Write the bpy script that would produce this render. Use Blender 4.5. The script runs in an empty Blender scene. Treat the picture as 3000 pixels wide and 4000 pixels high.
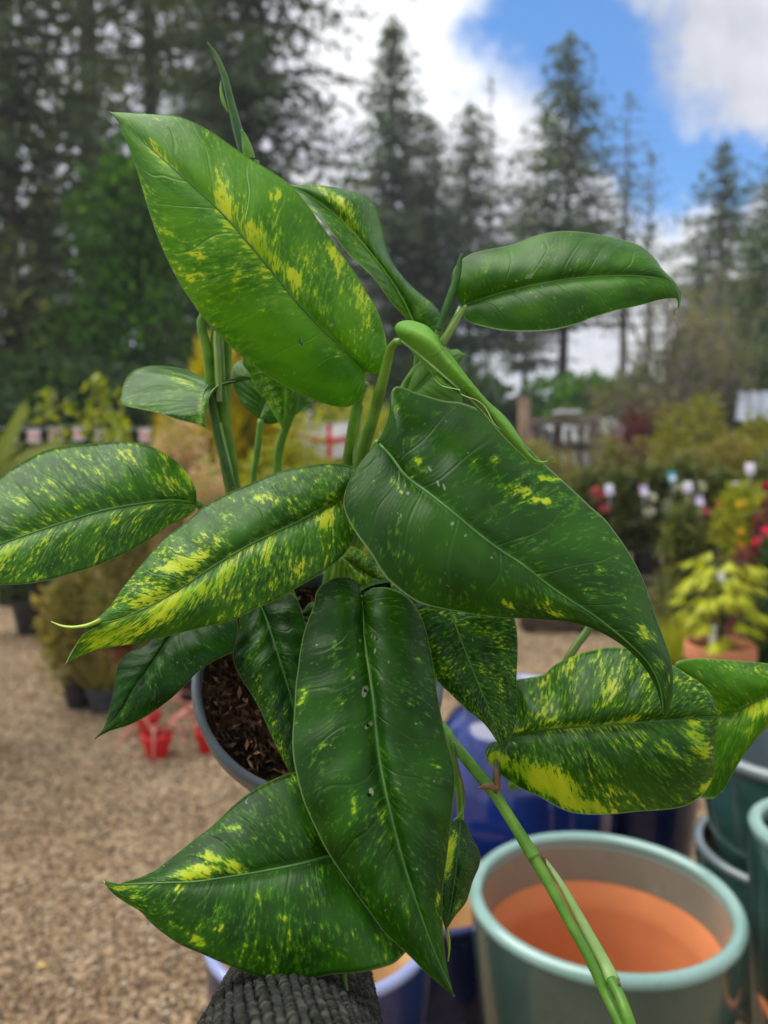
import bpy, bmesh, math, random
import numpy as np
from mathutils import Vector, Matrix
random.seed(7)
rng = np.random.default_rng(7)
S = bpy.context.scene
C = S.collection
PI = math.pi

# ------------------------------------------------------------------ camera
CAM_H, PITCH = 1.40, math.radians(5.0)
FPX = 3200.0 * 1659 / 3000          # focal length in tracing units (photo traced at 1659 x 2212)
FOC = 0.47
cd = bpy.data.cameras.new('camera'); cam = bpy.data.objects.new('camera', cd); C.objects.link(cam)
cam.location = (0, 0, CAM_H); cam.rotation_euler = (PI / 2 - PITCH, 0, 0)
cd.sensor_fit = 'VERTICAL'; cd.sensor_height = 36; cd.lens = 36 * FPX / 2212
cd.clip_start = 0.02; cd.clip_end = 2000
cd.dof.use_dof = True; cd.dof.focus_distance = FOC; cd.dof.aperture_fstop = cd.lens / 5.0
S.camera = cam

# ------------------------------------------------------------------ sky and sun
SUN_EL, SUN_AZ = math.radians(64), math.radians(-75)      # azimuth from +Y towards +X
sdir = Vector((math.sin(SUN_AZ) * math.cos(SUN_EL), math.cos(SUN_AZ) * math.cos(SUN_EL), math.sin(SUN_EL)))
W = bpy.data.worlds.new('World'); S.world = W; W.use_nodes = True
nt = W.node_tree; nt.nodes.clear()
def wn(t, **kw):
    n = nt.nodes.new(t)
    for k, v in kw.items(): setattr(n, k, v)
    return n
def wl(a, b): nt.links.new(a, b)
def wmath(op, a, b=None, clamp=False):
    n = wn('ShaderNodeMath', operation=op); n.use_clamp = clamp
    for i, x in enumerate((a, b)):
        if x is None: continue
        if isinstance(x, (int, float)): n.inputs[i].default_value = x
        else: wl(x, n.inputs[i])
    return n.outputs[0]
out = wn('ShaderNodeOutputWorld'); bg = wn('ShaderNodeBackground')
sky = wn('ShaderNodeTexSky', sky_type='NISHITA'); sky.sun_disc = False
sky.sun_elevation = SUN_EL; sky.sun_rotation = SUN_AZ; sky.altitude = 100
sky.air_density = 1.0; sky.dust_density = 0.3; sky.ozone_density = 2.5
tc = wn('ShaderNodeTexCoord'); D0 = tc.outputs['Generated']
def noise(vec, sc, det=6, rough=.55, dist=0.0):
    n = wn('ShaderNodeTexNoise'); n.inputs['Scale'].default_value = sc; n.inputs['Detail'].default_value = det
    n.inputs['Roughness'].default_value = rough; n.inputs['Distortion'].default_value = dist; wl(vec, n.inputs['Vector']); return n
wob = noise(D0, 5.5, 7, .6)
sub = wn('ShaderNodeVectorMath', operation='SUBTRACT'); wl(wob.outputs['Color'], sub.inputs[0]); sub.inputs[1].default_value = (.5, .5, .5)
scl = wn('ShaderNodeVectorMath', operation='SCALE'); wl(sub.outputs[0], scl.inputs[0]); scl.inputs['Scale'].default_value = .24
add = wn('ShaderNodeVectorMath', operation='ADD'); wl(D0, add.inputs[0]); wl(scl.outputs[0], add.inputs[1])
R3 = Matrix.Rotation(PI / 2 - PITCH, 3, 'X')
def ray(dx, dy): return (R3 @ Vector(((dx - 829.5) / FPX, -(dy - 1106) / FPX, -1))).normalized()
gap = None
for (dx, dy, r) in ((1240, 20, .085), (1200, 110, .10), (1310, 170, .09), (1370, 250, .085), (1400, 340, .075), (1470, 375, .05), (1590, 385, .055), (905, -20, .03)):
    v = ray(dx, dy)
    dn = wn('ShaderNodeVectorMath', operation='DISTANCE'); wl(add.outputs[0], dn.inputs[0]); dn.inputs[1].default_value = v
    g = wmath('SUBTRACT', 1.0, wmath('DIVIDE', dn.outputs['Value'], r))
    gap = g if gap is None else wmath('MAXIMUM', gap, g)
gen = noise(D0, 2.2, 7, .55, .4)
rest = wmath('MULTIPLY', wmath('SUBTRACT', .36, gen.outputs['Fac']), 6.0)
gap = wmath('MAXIMUM', gap, rest)
mr = wn('ShaderNodeMapRange', interpolation_type='SMOOTHSTEP'); wl(gap, mr.inputs[0]); mr.inputs[1].default_value = -.12; mr.inputs[2].default_value = .42
cl = noise(D0, 3.6, 8, .6, .3)
ramp = wn('ShaderNodeValToRGB'); wl(cl.outputs['Fac'], ramp.inputs[0])
e = ramp.color_ramp.elements
e[0].position = .36; e[0].color = (2.75, 2.85, 3.2, 1); e[1].position = .62; e[1].color = (5.8, 5.85, 6.0, 1)
e2 = ramp.color_ramp.elements.new(.5); e2.color = (4.0, 4.1, 4.5, 1)
tint = wn('ShaderNodeMix', data_type='RGBA', blend_type='MULTIPLY'); tint.inputs[0].default_value = 1
wl(sky.outputs[0], tint.inputs[6]); tint.inputs[7].default_value = (.42, .74, 1.0, 1)
mix = wn('ShaderNodeMix', data_type='RGBA'); wl(mr.outputs[0], mix.inputs[0]); wl(ramp.outputs[0], mix.inputs[6]); wl(tint.outputs[2], mix.inputs[7])
wl(mix.outputs[2], bg.inputs[0]); bg.inputs[1].default_value = 0.1; wl(bg.outputs[0], out.inputs[0])
sd = bpy.data.lights.new('sun', 'SUN'); so = bpy.data.objects.new('sun', sd); C.objects.link(so)
sd.energy = 2.2; sd.angle = math.radians(55); sd.color = (1, .96, .9)
so.rotation_euler = sdir.to_track_quat('Z', 'Y').to_euler()
S.view_settings.view_transform = 'Standard'; S.view_settings.look = 'None'; S.view_settings.gamma = 1
S.view_settings.exposure = 1.0
S.cycles.max_bounces = 7; S.cycles.transparent_max_bounces = 8; S.cycles.use_denoising = True

# ------------------------------------------------------------------ projection helpers
def P(dx, dy, z):
    """traced pixel + distance along the optical axis -> world point"""
    v = R3 @ Vector(((dx - 829.5) / FPX * z, -(dy - 1106) / FPX * z, -z))
    return np.array((v.x, v.y, v.z + CAM_H))
def G(dx, dy, h=0.0):
    """traced pixel -> point on the plane of height h"""
    r = ray(dx, dy); k = (h - CAM_H) / r.z
    return np.array((r.x * k, r.y * k, h))
def at_y(dx, dy, Y):
    """traced pixel -> point at world distance Y"""
    r = ray(dx, dy); k = Y / r.y
    return np.array((r.x * k, Y, CAM_H + r.z * k))
def cat(pts, n):
    """smooth resample (Catmull-Rom, arc length) of a polyline, any dimension"""
    p = np.array(pts, float)
    if len(p) == 2: return p[0] + (p[1] - p[0]) * np.linspace(0, 1, n)[:, None]
    q = np.vstack([2 * p[0] - p[1], p, 2 * p[-1] - p[-2]]); o = []
    for i in range(1, len(q) - 2):
        t = np.linspace(0, 1, 12, endpoint=False)[:, None]
        a, b, c, d = q[i - 1], q[i], q[i + 1], q[i + 2]
        o.append(.5 * (2 * b + (c - a) * t + (2 * a - 5 * b + 4 * c - d) * t ** 2 + (3 * b - a - 3 * c + d) * t ** 3))
    o = np.vstack(o + [p[-1:]])
    s = np.r_[0, np.cumsum(np.linalg.norm(np.diff(o[:, :2] if o.shape[1] < 4 else o[:, :3], axis=0), axis=1))]
    return np.array([np.interp(np.linspace(0, s[-1], n), s, o[:, k]) for k in range(o.shape[1])]).T

# ------------------------------------------------------------------ object helpers
def thing(name, label, category, loc=(0, 0, 0), group=None, rz=0.0):
    o = bpy.data.objects.new(name, None); C.objects.link(o); o.location = loc; o.rotation_euler.z = rz
    o.empty_display_size = .1
    return tag(o, label, category, group)
def tag(o, label=None, category=None, group=None, kind=None):
    if label: o['label'] = label
    if category: o['category'] = category
    if group: o['group'] = group
    if kind: o['kind'] = kind
    return o
def obj(name, me, parent=None, kind=None, label=None):
    o = bpy.data.objects.new(name, me); C.objects.link(o)
    if parent is not None: o.parent = parent
    if kind: o['kind'] = kind
    if label: o['label'] = label
    return o
def mesh(name, v, f, mats, smooth=False, org=(0, 0, 0), midx=None):
    me = bpy.data.meshes.new(name)
    v = np.asarray(v, float) - np.asarray(org, float)
    if isinstance(f, np.ndarray):
        k = f.shape[1]; n = len(f)
        me.vertices.add(len(v)); me.vertices.foreach_set('co', v.ravel())
        me.loops.add(n * k); me.loops.foreach_set('vertex_index', f.ravel().astype(np.int32))
        me.polygons.add(n); me.polygons.foreach_set('loop_start', np.arange(0, n * k, k, dtype=np.int32))
        me.update(calc_edges=True)
    else:
        me.from_pydata(v.tolist(), [], f)
    for m in (mats if isinstance(mats, (list, tuple)) else [mats]): me.materials.append(m)
    if midx is not None: me.polygons.foreach_set('material_index', np.asarray(midx, np.int32))
    if smooth: me.polygons.foreach_set('use_smooth', np.ones(len(me.polygons), bool))
    me.update(); return me
def tube_data(pts, rad, n=10, N=None, flat=1.0, cap=True):
    pts = np.asarray(pts, float); rad = np.asarray(rad, float)
    if N:
        q = cat(np.c_[pts, rad], N); pts, rad = q[:, :3], q[:, 3]
    m = len(pts); t = np.gradient(pts, axis=0); t /= np.linalg.norm(t, axis=1)[:, None] + 1e-12
    ref = np.array((0, 0, 1.)) if abs(t[0, 2]) < .8 else np.array((1., 0, 0))
    u = np.cross(t[0], ref); u /= np.linalg.norm(u); V = []
    for i in range(m):
        u = u - t[i] * np.dot(u, t[i]); u /= np.linalg.norm(u); w = np.cross(t[i], u)
        a = np.linspace(0, 2 * PI, n, endpoint=False)
        V.append(pts[i] + rad[i] * (np.cos(a)[:, None] * u + flat * np.sin(a)[:, None] * w))
    V = np.vstack(V); F = []
    for i in range(m - 1):
        for j in range(n):
            k = (j + 1) % n; F.append((i * n + j, i * n + k, (i + 1) * n + k, (i + 1) * n + j))
    if cap: F.append(tuple(range(n))[::-1]); F.append(tuple(range((m - 1) * n, m * n)))
    return V, F
def tube(name, pts, rad, mat, parent=None, n=10, N=None, flat=1.0, label=None):
    V, F = tube_data(pts, rad, n, N, flat); return obj(name, mesh(name, V, F, mat, True), parent, label=label)
def join(parts):
    V, F, o = [], [], 0
    for v, f in parts:
        V.append(np.asarray(v, float)); F += [tuple(i + o for i in q) for q in f]; o += len(v)
    return np.vstack(V), F
def lathe_data(prof, n=48):
    V, F = [], []
    a = np.linspace(0, 2 * PI, n, endpoint=False)
    for r, z in prof: V.append(np.c_[r * np.cos(a), r * np.sin(a), np.full(n, z)])
    for i in range(len(prof) - 1):
        for j in range(n):
            k = (j + 1) % n; F.append((i * n + j, i * n + k, (i + 1) * n + k, (i + 1) * n + j))
    return np.vstack(V), F
def smooth_prof(p, n=40):
    return [tuple(x) for x in cat(p, n)]
def box_data(c, s, rz=0.0, bev=0.0):
    bm = bmesh.new(); bmesh.ops.create_cube(bm, size=1)
    bmesh.ops.scale(bm, vec=s, verts=bm.verts)
    if bev: bmesh.ops.bevel(bm, geom=bm.edges[:], offset=bev, segments=1, affect='EDGES')
    bmesh.ops.rotate(bm, cent=(0, 0, 0), matrix=Matrix.Rotation(rz, 3, 'Z'), verts=bm.verts)
    bmesh.ops.translate(bm, vec=c, verts=bm.verts)
    bm.verts.index_update()
    V = np.array([v.co[:] for v in bm.verts]); F = [tuple(v.index for v in f.verts) for f in bm.faces]; bm.free(); return V, F
def box(name, c, s, mat, parent=None, rz=0.0, bev=0.0, label=None):
    V, F = box_data(c, s, rz, bev); return obj(name, mesh(name, V, F, mat), parent, label=label)

# ------------------------------------------------------------------ materials
class NB:
    def __init__(s, name):
        s.m = bpy.data.materials.new(name); s.m.use_nodes = True; s.t = s.m.node_tree; s.t.nodes.clear()
        s.out = s.n('ShaderNodeOutputMaterial')
    def n(s, t, **kw):
        x = s.t.nodes.new(t)
        for k, v in kw.items(): setattr(x, k, v)
        return x
    def l(s, a, b): s.t.links.new(a, b)
    def put(s, sock, x):
        if x is None: return
        if hasattr(x, 'is_output'): s.l(x, sock)
        else: sock.default_value = x
    def math(s, op, a, b=None, c=None, clamp=False):
        x = s.n('ShaderNodeMath', operation=op); x.use_clamp = clamp
        for i, q in enumerate((a, b, c)): s.put(x.inputs[i], q) if q is not None else None
        return x.outputs[0]
    def noise(s, vec=None, sc=5., det=3., rough=.5, dist=0.):
        x = s.n('ShaderNodeTexNoise'); x.inputs['Scale'].default_value = sc; x.inputs['Detail'].default_value = det
        x.inputs['Roughness'].default_value = rough; x.inputs['Distortion'].default_value = dist
        if vec is not None: s.l(vec, x.inputs['Vector'])
        return x.outputs['Fac']
    def xyz(s, a, b, c=0.0):
        x = s.n('ShaderNodeCombineXYZ'); s.put(x.inputs[0], a); s.put(x.inputs[1], b); s.put(x.inputs[2], c); return x.outputs[0]
    def mix(s, f, a, b, mode='MIX'):
        x = s.n('ShaderNodeMix', data_type='RGBA', blend_type=mode); s.put(x.inputs[0], f)
        for i, q in ((6, a), (7, b)): s.put(x.inputs[i], q if hasattr(q, 'is_output') else (*q, 1) if len(q) == 3 else q)
        return x.outputs[2]
    def step(s, x, a, b):
        q = s.n('ShaderNodeMapRange', interpolation_type='SMOOTHSTEP'); s.put(q.inputs[0], x); s.put(q.inputs[1], a); s.put(q.inputs[2], b); return q.outputs[0]
    def ramp(s, f, stops):
        x = s.n('ShaderNodeValToRGB'); s.l(f, x.inputs[0]); e = x.color_ramp.elements
        for i, (p, c) in enumerate(stops):
            q = e[i] if i < 2 else e.new(p)
            q.position = p; q.color = (*c, 1)
        return x.outputs[0]
    def bump(s, h, st=.3, d=.001):
        x = s.n('ShaderNodeBump'); x.inputs['Strength'].default_value = st; x.inputs['Distance'].default_value = d; s.l(h, x.inputs['Height']); return x.outputs[0]
    def bsdf(s, col, rough=.5, spec=.5, normal=None, coat=0.0, metal=0.0):
        x = s.n('ShaderNodeBsdfPrincipled'); s.put(x.inputs['Base Color'], col if hasattr(col, 'is_output') else (*col, 1))
        s.put(x.inputs['Roughness'], rough); s.put(x.inputs['Specular IOR Level'], spec); x.inputs['Coat Weight'].default_value = coat
        x.inputs['Coat Roughness'].default_value = .08; x.inputs['Metallic'].default_value = metal
        if normal is not None: s.l(normal, x.inputs['Normal'])
        return x.outputs[0]
    def trans(s, sh, col, f):
        t = s.n('ShaderNodeBsdfTranslucent'); s.put(t.inputs[0], col if hasattr(col, 'is_output') else (*col, 1))
        m = s.n('ShaderNodeMixShader'); s.put(m.inputs[0], f); s.l(sh, m.inputs[1]); s.l(t.outputs[0], m.inputs[2]); return m.outputs[0]
    def done(s, sh): s.l(sh, s.out.inputs[0]); return s.m
    def objco(s): return s.n('ShaderNodeTexCoord').outputs['Object']
    def pos(s): return s.n('ShaderNodeNewGeometry').outputs['Position']
    def isl(s): return s.n('ShaderNodeNewGeometry').outputs['Random Per Island']

def m_plain(name, col, rough=.6, var=.25, sc=12., spec=.4, bump=.0, coat=0.0, metal=0.0):
    b = NB(name); n = b.noise(b.objco(), sc, 5, .6)
    c = b.mix(b.step(n, .3, .7), [x * (1 - var) for x in col], [min(1, x * (1 + var)) for x in col])
    nm = b.bump(n, bump, .004) if bump else None
    return b.done(b.bsdf(c, rough, spec, nm, coat, metal))
def m_foliage(name, c1, c2, rough=.5, tr=.3, c3=None, spec=.35):
    b = NB(name); r = b.isl(); col = b.ramp(r, [(0, c1), (1, c2)] + ([(.82, c3)] if c3 else []))
    big = b.noise(b.pos(), .9, 3)
    col = b.mix(b.step(big, .35, .65), col, b.mix(1.0, col, (1.35, 1.3, 1.1), 'MULTIPLY'))
    sh = b.bsdf(col, rough, spec)
    return b.done(b.trans(sh, b.mix(1.0, col, (1.5, 1.5, .7), 'MULTIPLY'), tr))

def m_leaf(name, under=False):
    b = NB(name)
    uv = b.n('ShaderNodeUVMap'); sp = b.n('ShaderNodeSeparateXYZ'); b.l(uv.outputs[0], sp.inputs[0])
    u, v = sp.outputs[0], b.math('SUBTRACT', b.math('MULTIPLY', sp.outputs[1], 2.0), 1.0)
    a = b.math('ABSOLUTE', v); side = b.math('SIGN', v)
    at = b.n('ShaderNodeAttribute', attribute_name='leafinfo'); s2 = b.n('ShaderNodeSeparateColor'); b.l(at.outputs['Color'], s2.inputs[0])
    tint_, speck, seed = s2.outputs[0], s2.outputs[1], s2.outputs[2]
    bl = b.n('ShaderNodeAttribute', attribute_name='blotch').outputs['Fac']
    c = b.math('SUBTRACT', u, b.math('MULTIPLY', b.math('POWER', a, .85), .17))
    k = b.math('ADD', b.math('MULTIPLY', side, 3.1), b.math('MULTIPLY', seed, 57.))
    co = lambda fa, fc: b.xyz(b.math('MULTIPLY', a, fa), b.math('MULTIPLY', c, fc), k)
    n1 = b.noise(co(8.5, 84.), 1, 4, .66); n2 = b.noise(co(2.4, 13.), 1, 3, .6); n3 = b.noise(co(.9, 3.2), 1, 1)
    field = b.math('ADD', b.math('MULTIPLY', bl, .74), b.math('MULTIPLY', b.math('SUBTRACT', n2, .5), 1.5))
    field = b.math('ADD', field, b.math('MULTIPLY', b.math('SUBTRACT', n3, .5), .7))
    field = b.math('ADD', field, b.math('SUBTRACT', b.math('MULTIPLY', speck, .8), .55))
    x = b.math('ADD', n1, b.math('MULTIPLY', field, .30))
    yel = b.step(x, .575, .675)
    mid_ = b.step(x, .41, .60)
    # lateral veins and fine venation
    cj = b.math('ADD', c, b.math('MULTIPLY', b.math('SUBTRACT', b.noise(b.xyz(b.math('MULTIPLY', a, 1.3), b.math('MULTIPLY', c, 7.), k), 1, 1), .5), .13))
    fr = b.math('ABSOLUTE', b.math('SUBTRACT', b.math('FRACT', b.math('MULTIPLY', cj, 9.0)), .5))
    vein = b.math('MULTIPLY', b.math('SUBTRACT', 1.0, b.step(fr, .0, .055)), b.math('SUBTRACT', 1.0, b.step(a, .55, 1.0)))
    fr2 = b.math('ABSOLUTE', b.math('SUBTRACT', b.math('FRACT', b.math('MULTIPLY', cj, 66.0)), .5))
    fine = b.math('SUBTRACT', 1.0, b.step(fr2, .0, .35))
    dark = b.mix(tint_, (.0042, .038, .0016), (.062, .25, .0015))
    lite = b.mix(tint_, (.012, .088, .0024), (.14, .40, .002))
    base = b.mix(b.step(b.noise(co(1.8, 6.), 1, 3), .32, .68), dark, lite)
    base = b.mix(b.math('MULTIPLY', mid_, .8), base, b.mix(tint_, (.07, .25, .008), (.19, .42, .010)))
    base = b.mix(yel, base, b.mix(b.step(n2, .4, .65), (.36, .56, .008), (.60, .68, .022)))
    base = b.mix(b.math('MULTIPLY', vein, .26), base, b.mix(tint_, (.03, .11, .02), (.22, .42, .05)))
    base = b.mix(b.math('MULTIPLY', b.math('SUBTRACT', 1., b.step(a, .0, .035)), .55), base, (.07, .21, .035))
    base = b.mix(b.math('MULTIPLY', b.step(a, .975, .993), .6), base, (.30, .42, .14))
    spots = b.step(b.noise(b.pos(), 260., 2), .735, .76)
    base = b.mix(b.math('MULTIPLY', spots, .55), base, (.45, .47, .36))
    scar_skygap = b.n('ShaderNodeAttribute', attribute_name='scar_skygap').outputs['Fac']
    base = b.mix(b.step(scar_skygap, .35, .65), base, (.30, .36, .22))
    if under:
        base = b.mix(.6, base, b.mix(tint_, (.10, .24, .06), (.26, .52, .09)))
    h = b.math('SUBTRACT', b.math('MULTIPLY', fine, .12), b.math('MULTIPLY', vein, 1.0 if not under else -1.0))
    h = b.math('ADD', h, b.math('MULTIPLY', b.noise(b.pos(), 420., 3), .25))
    nm = b.bump(h, .5, .0005)
    dust = b.noise(b.pos(), 55., 5, .65)
    rough = b.math('ADD', .27 if not under else .42, b.math('MULTIPLY', dust, .22))
    sh = b.bsdf(base, rough, .32 if not under else .25, nm)
    trc = b.mix(1.0, base, (1.75, 1.55, .7), 'MULTIPLY')
    return b.done(b.trans(sh, trc, .42))
M = {}
M['leaf'] = m_leaf('leaf_upper'); M['under'] = m_leaf('leaf_underside', True)
def m_green(name, c1, c2, sc=(60, 60, 8), rough=.38):
    b = NB(name); n = b.noise(b.objco(), 45, 4, .6); n2 = b.noise(b.objco(), 14, 2)
    c = b.mix(b.step(n, .35, .65), c1, c2); c = b.mix(b.math('MULTIPLY', b.step(n2, .55, .7), .35), c, (.30, .36, .06))
    return b.done(b.trans(b.bsdf(c, rough, .45, b.bump(n, .15, .001)), c1, .1))
M['margin'] = m_plain('leaf_margin', (.38, .50, .20), .4, .2)
M['rib'] = m_green('leaf_midrib', (.045, .15, .022), (.085, .23, .035))
M['ribpale'] = m_green('leaf_midrib_pale', (.20, .36, .10), (.30, .47, .15))
M['stem'] = m_green('stem_green', (.085, .24, .02), (.17, .37, .035))
M['stemdark'] = m_green('stem_dark', (.03, .11, .018), (.06, .18, .025))
M['stempale'] = m_green('stem_pale', (.25, .42, .11), (.36, .52, .19))
M['sheath'] = m_plain('dry_sheath', (.16, .09, .045), .8, .5, 60., bump=.5)
M['tip'] = m_plain('leaf_tip', (.30, .42, .05), .5, .3)

# ------------------------------------------------------------------ ground
def m_gravel():
    b = NB('gravel_bed'); p = b.pos()
    vo = b.n('ShaderNodeTexVoronoi'); vo.inputs['Scale'].default_value = 85; b.l(p, vo.inputs['Vector'])
    s = b.n('ShaderNodeSeparateColor'); b.l(vo.outputs['Color'], s.inputs[0])
    c = b.ramp(s.outputs[0], [(0, (.07, .05, .035)), (1, (.46, .36, .24)), (.35, (.22, .155, .09)), (.7, (.34, .235, .13))])
    big = b.noise(p, 1.3, 5, .6)
    c = b.mix(b.step(big, .35, .7), c, b.mix(1., c, (.74, .70, .66), 'MULTIPLY'))
    c = b.mix(b.math('MULTIPLY', b.step(b.noise(p, 3.1, 4), .6, .72), .25), c, (.07, .085, .03))
    h = b.math('SUBTRACT', 1., vo.outputs['Distance'])
    return b.done(b.bsdf(c, .85, .25, b.bump(h, .7, .01)))
def m_soilground():
    b = NB('earth'); p = b.pos(); n = b.noise(p, .5, 6, .65)
    c = b.ramp(n, [(.3, (.05, .075, .018)), (.7, (.12, .10, .055)), (.5, (.07, .075, .03))])
    return b.done(b.bsdf(c, .95, .2, b.bump(b.noise(p, 14, 5), .5, .05)))
M['gravel'] = m_gravel(); M['earth'] = m_soilground()
def sheet(name, x0, x1, y0, y1, z, mat, kind='structure'):
    return obj(name, mesh(name, [(x0, y0, z), (x1, y0, z), (x1, y1, z), (x0, y1, z)], [(0, 1, 2, 3)], mat), None, kind)
sheet('ground', -400, 400, -60, 700, 0.0, M['earth'])
sheet('gravel_yard', -14, 14, -6, 13.5, .004, M['gravel'])
def stones():
    n = 62000
    y = 1.25 + 4.6 * rng.random(n) ** 1.5
    hw = .34 + .62 * y
    x = rng.uniform(-1, 1, n) * hw + 0.0
    s = rng.uniform(.0032, .0072, n) * (1 + .25 * (y - 1.3) / 3)
    base = np.array([(1, 0, 0), (0, 1, 0), (-1, 0, 0), (0, -1, 0), (0, 0, 1), (0, 0, -1)], float)
    a = rng.uniform(0, 2 * PI, n); ca, sa = np.cos(a), np.sin(a)
    v = base[None] * s[:, None, None] * rng.uniform(.65, 1.35, (n, 6, 1))
    v[:, :, 0] *= rng.uniform(.9, 1.5, n)[:, None]; v[:, :, 2] *= .75
    v += rng.normal(0, 1, (n, 6, 3)) * (s * .16)[:, None, None]
    X = v[:, :, 0] * ca[:, None] - v[:, :, 1] * sa[:, None]; Y = v[:, :, 0] * sa[:, None] + v[:, :, 1] * ca[:, None]
    z0 = .004 + s * .45
    V = np.stack([X + x[:, None], Y + y[:, None], v[:, :, 2] + z0[:, None]], -1).reshape(-1, 3)
    f = np.array([(0, 1, 4), (1, 2, 4), (2, 3, 4), (3, 0, 4), (1, 0, 5), (2, 1, 5), (3, 2, 5), (0, 3, 5)])
    F = (f[None] + (np.arange(n) * 6)[:, None, None]).reshape(-1, 3)
    b = NB('gravel_stone'); r = b.isl()
    c = b.ramp(r, [(0, (.055, .045, .04)), (1, (.66, .58, .46)), (.18, (.16, .115, .075)), (.5, (.32, .215, .115)), (.78, (.43, .30, .165)), (.9, (.50, .42, .31))])
    c = b.mix(b.step(b.noise(b.pos(), 1.3, 5, .6), .35, .7), c, b.mix(1., c, (.76, .72, .68), 'MULTIPLY'))
    m = b.done(b.bsdf(c, .7, .35))
    o = obj('gravel', mesh('gravel', V, F, m), None, 'stuff'); tag(o, 'loose tan and brown pea gravel covering the nursery yard', 'gravel')
stones()

def fallen():
    g = G(89, 2097); V = [(-.012, 0, .0), (0, -.008, .004), (.014, .001, .002), (0, .009, .005), (0, 0, .001)]
    b = NB('fallen_leaf'); m = b.done(b.bsdf((.55, .42, .06), .6))
    o = obj('fallen_leaf', mesh('fallen_leaf', V, [(0, 1, 4), (1, 2, 4), (2, 3, 4), (3, 0, 4)], m)); o.location = (g[0], g[1], .012); tag(o, 'small yellow fallen leaf lying on the gravel', 'leaf')
fallen()
# ------------------------------------------------------------------ foliage clouds
def quads(c, d, w, L, B, fold=.25):
    """diamond leaves: centre base c, direction d, side w (unit), length L, breadth B"""
    n = len(c); up = np.cross(d, w)
    a = c; b1 = c + d * (L * .5)[:, None] + w * (B * .5)[:, None]; t = c + d * L[:, None]; b2 = c + d * (L * .5)[:, None] - w * (B * .5)[:, None]
    mdl = fold * B
    b1 = b1 + up * mdl[:, None]; b2 = b2 + up * mdl[:, None]
    V = np.stack([a, b1, t, b2], 1).reshape(-1, 3)
    F = np.arange(n * 4).reshape(n, 4)
    return V, F
def unit(a): return a / (np.linalg.norm(a, axis=-1, keepdims=True) + 1e-12)
def rnd_dirs(r, n, up=0.0):
    d = r.normal(0, 1, (n, 3)); d[:, 2] += up; return unit(d)
def cloud(seed, blobs, n, L, B, up=.3, shell=.55, outward=.8):
    """leaves in ellipsoidal clumps: blobs = [(x,y,z,rx,ry,rz),...]"""
    r = np.random.default_rng(seed); bl = np.array(blobs, float)
    vol = (bl[:, 3] * bl[:, 4] * bl[:, 5]) ** .75; k = r.choice(len(bl), n, p=vol / vol.sum())
    d = unit(r.normal(0, 1, (n, 3))); rad = r.random(n) ** (1 / 3.); rad = shell + (1 - shell) * rad
    rad *= 1 + .22 * np.sin(d[:, 0] * 5 + seed) * np.cos(d[:, 1] * 4 + d[:, 2] * 6)
    c = bl[k, :3] + d * rad[:, None] * bl[k, 3:6]
    dd = unit(d * outward + r.normal(0, .6, (n, 3)) + np.array((0, 0, up)))
    w = unit(np.cross(dd, rnd_dirs(r, n, .8)))
    return quads(c, dd, w, L * r.uniform(.6, 1.3, n), B * r.uniform(.7, 1.3, n))
def blobs_for(seed, rx, ry, z0, z1, n, k=.45):
    r = random.Random(seed); o = []
    for i in range(n):
        t = r.random(); h = z0 + (z1 - z0) * t
        env = math.sin(PI * (.18 + .75 * t)) ** .7
        a = r.uniform(0, 2 * PI); q = r.uniform(.25, 1) * env * .75
        s = r.uniform(.7, 1.2) * k
        o.append((math.cos(a) * q * rx, math.sin(a) * q * ry, h, rx * s, ry * s, (z1 - z0) * s * .55))
    return o

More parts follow.
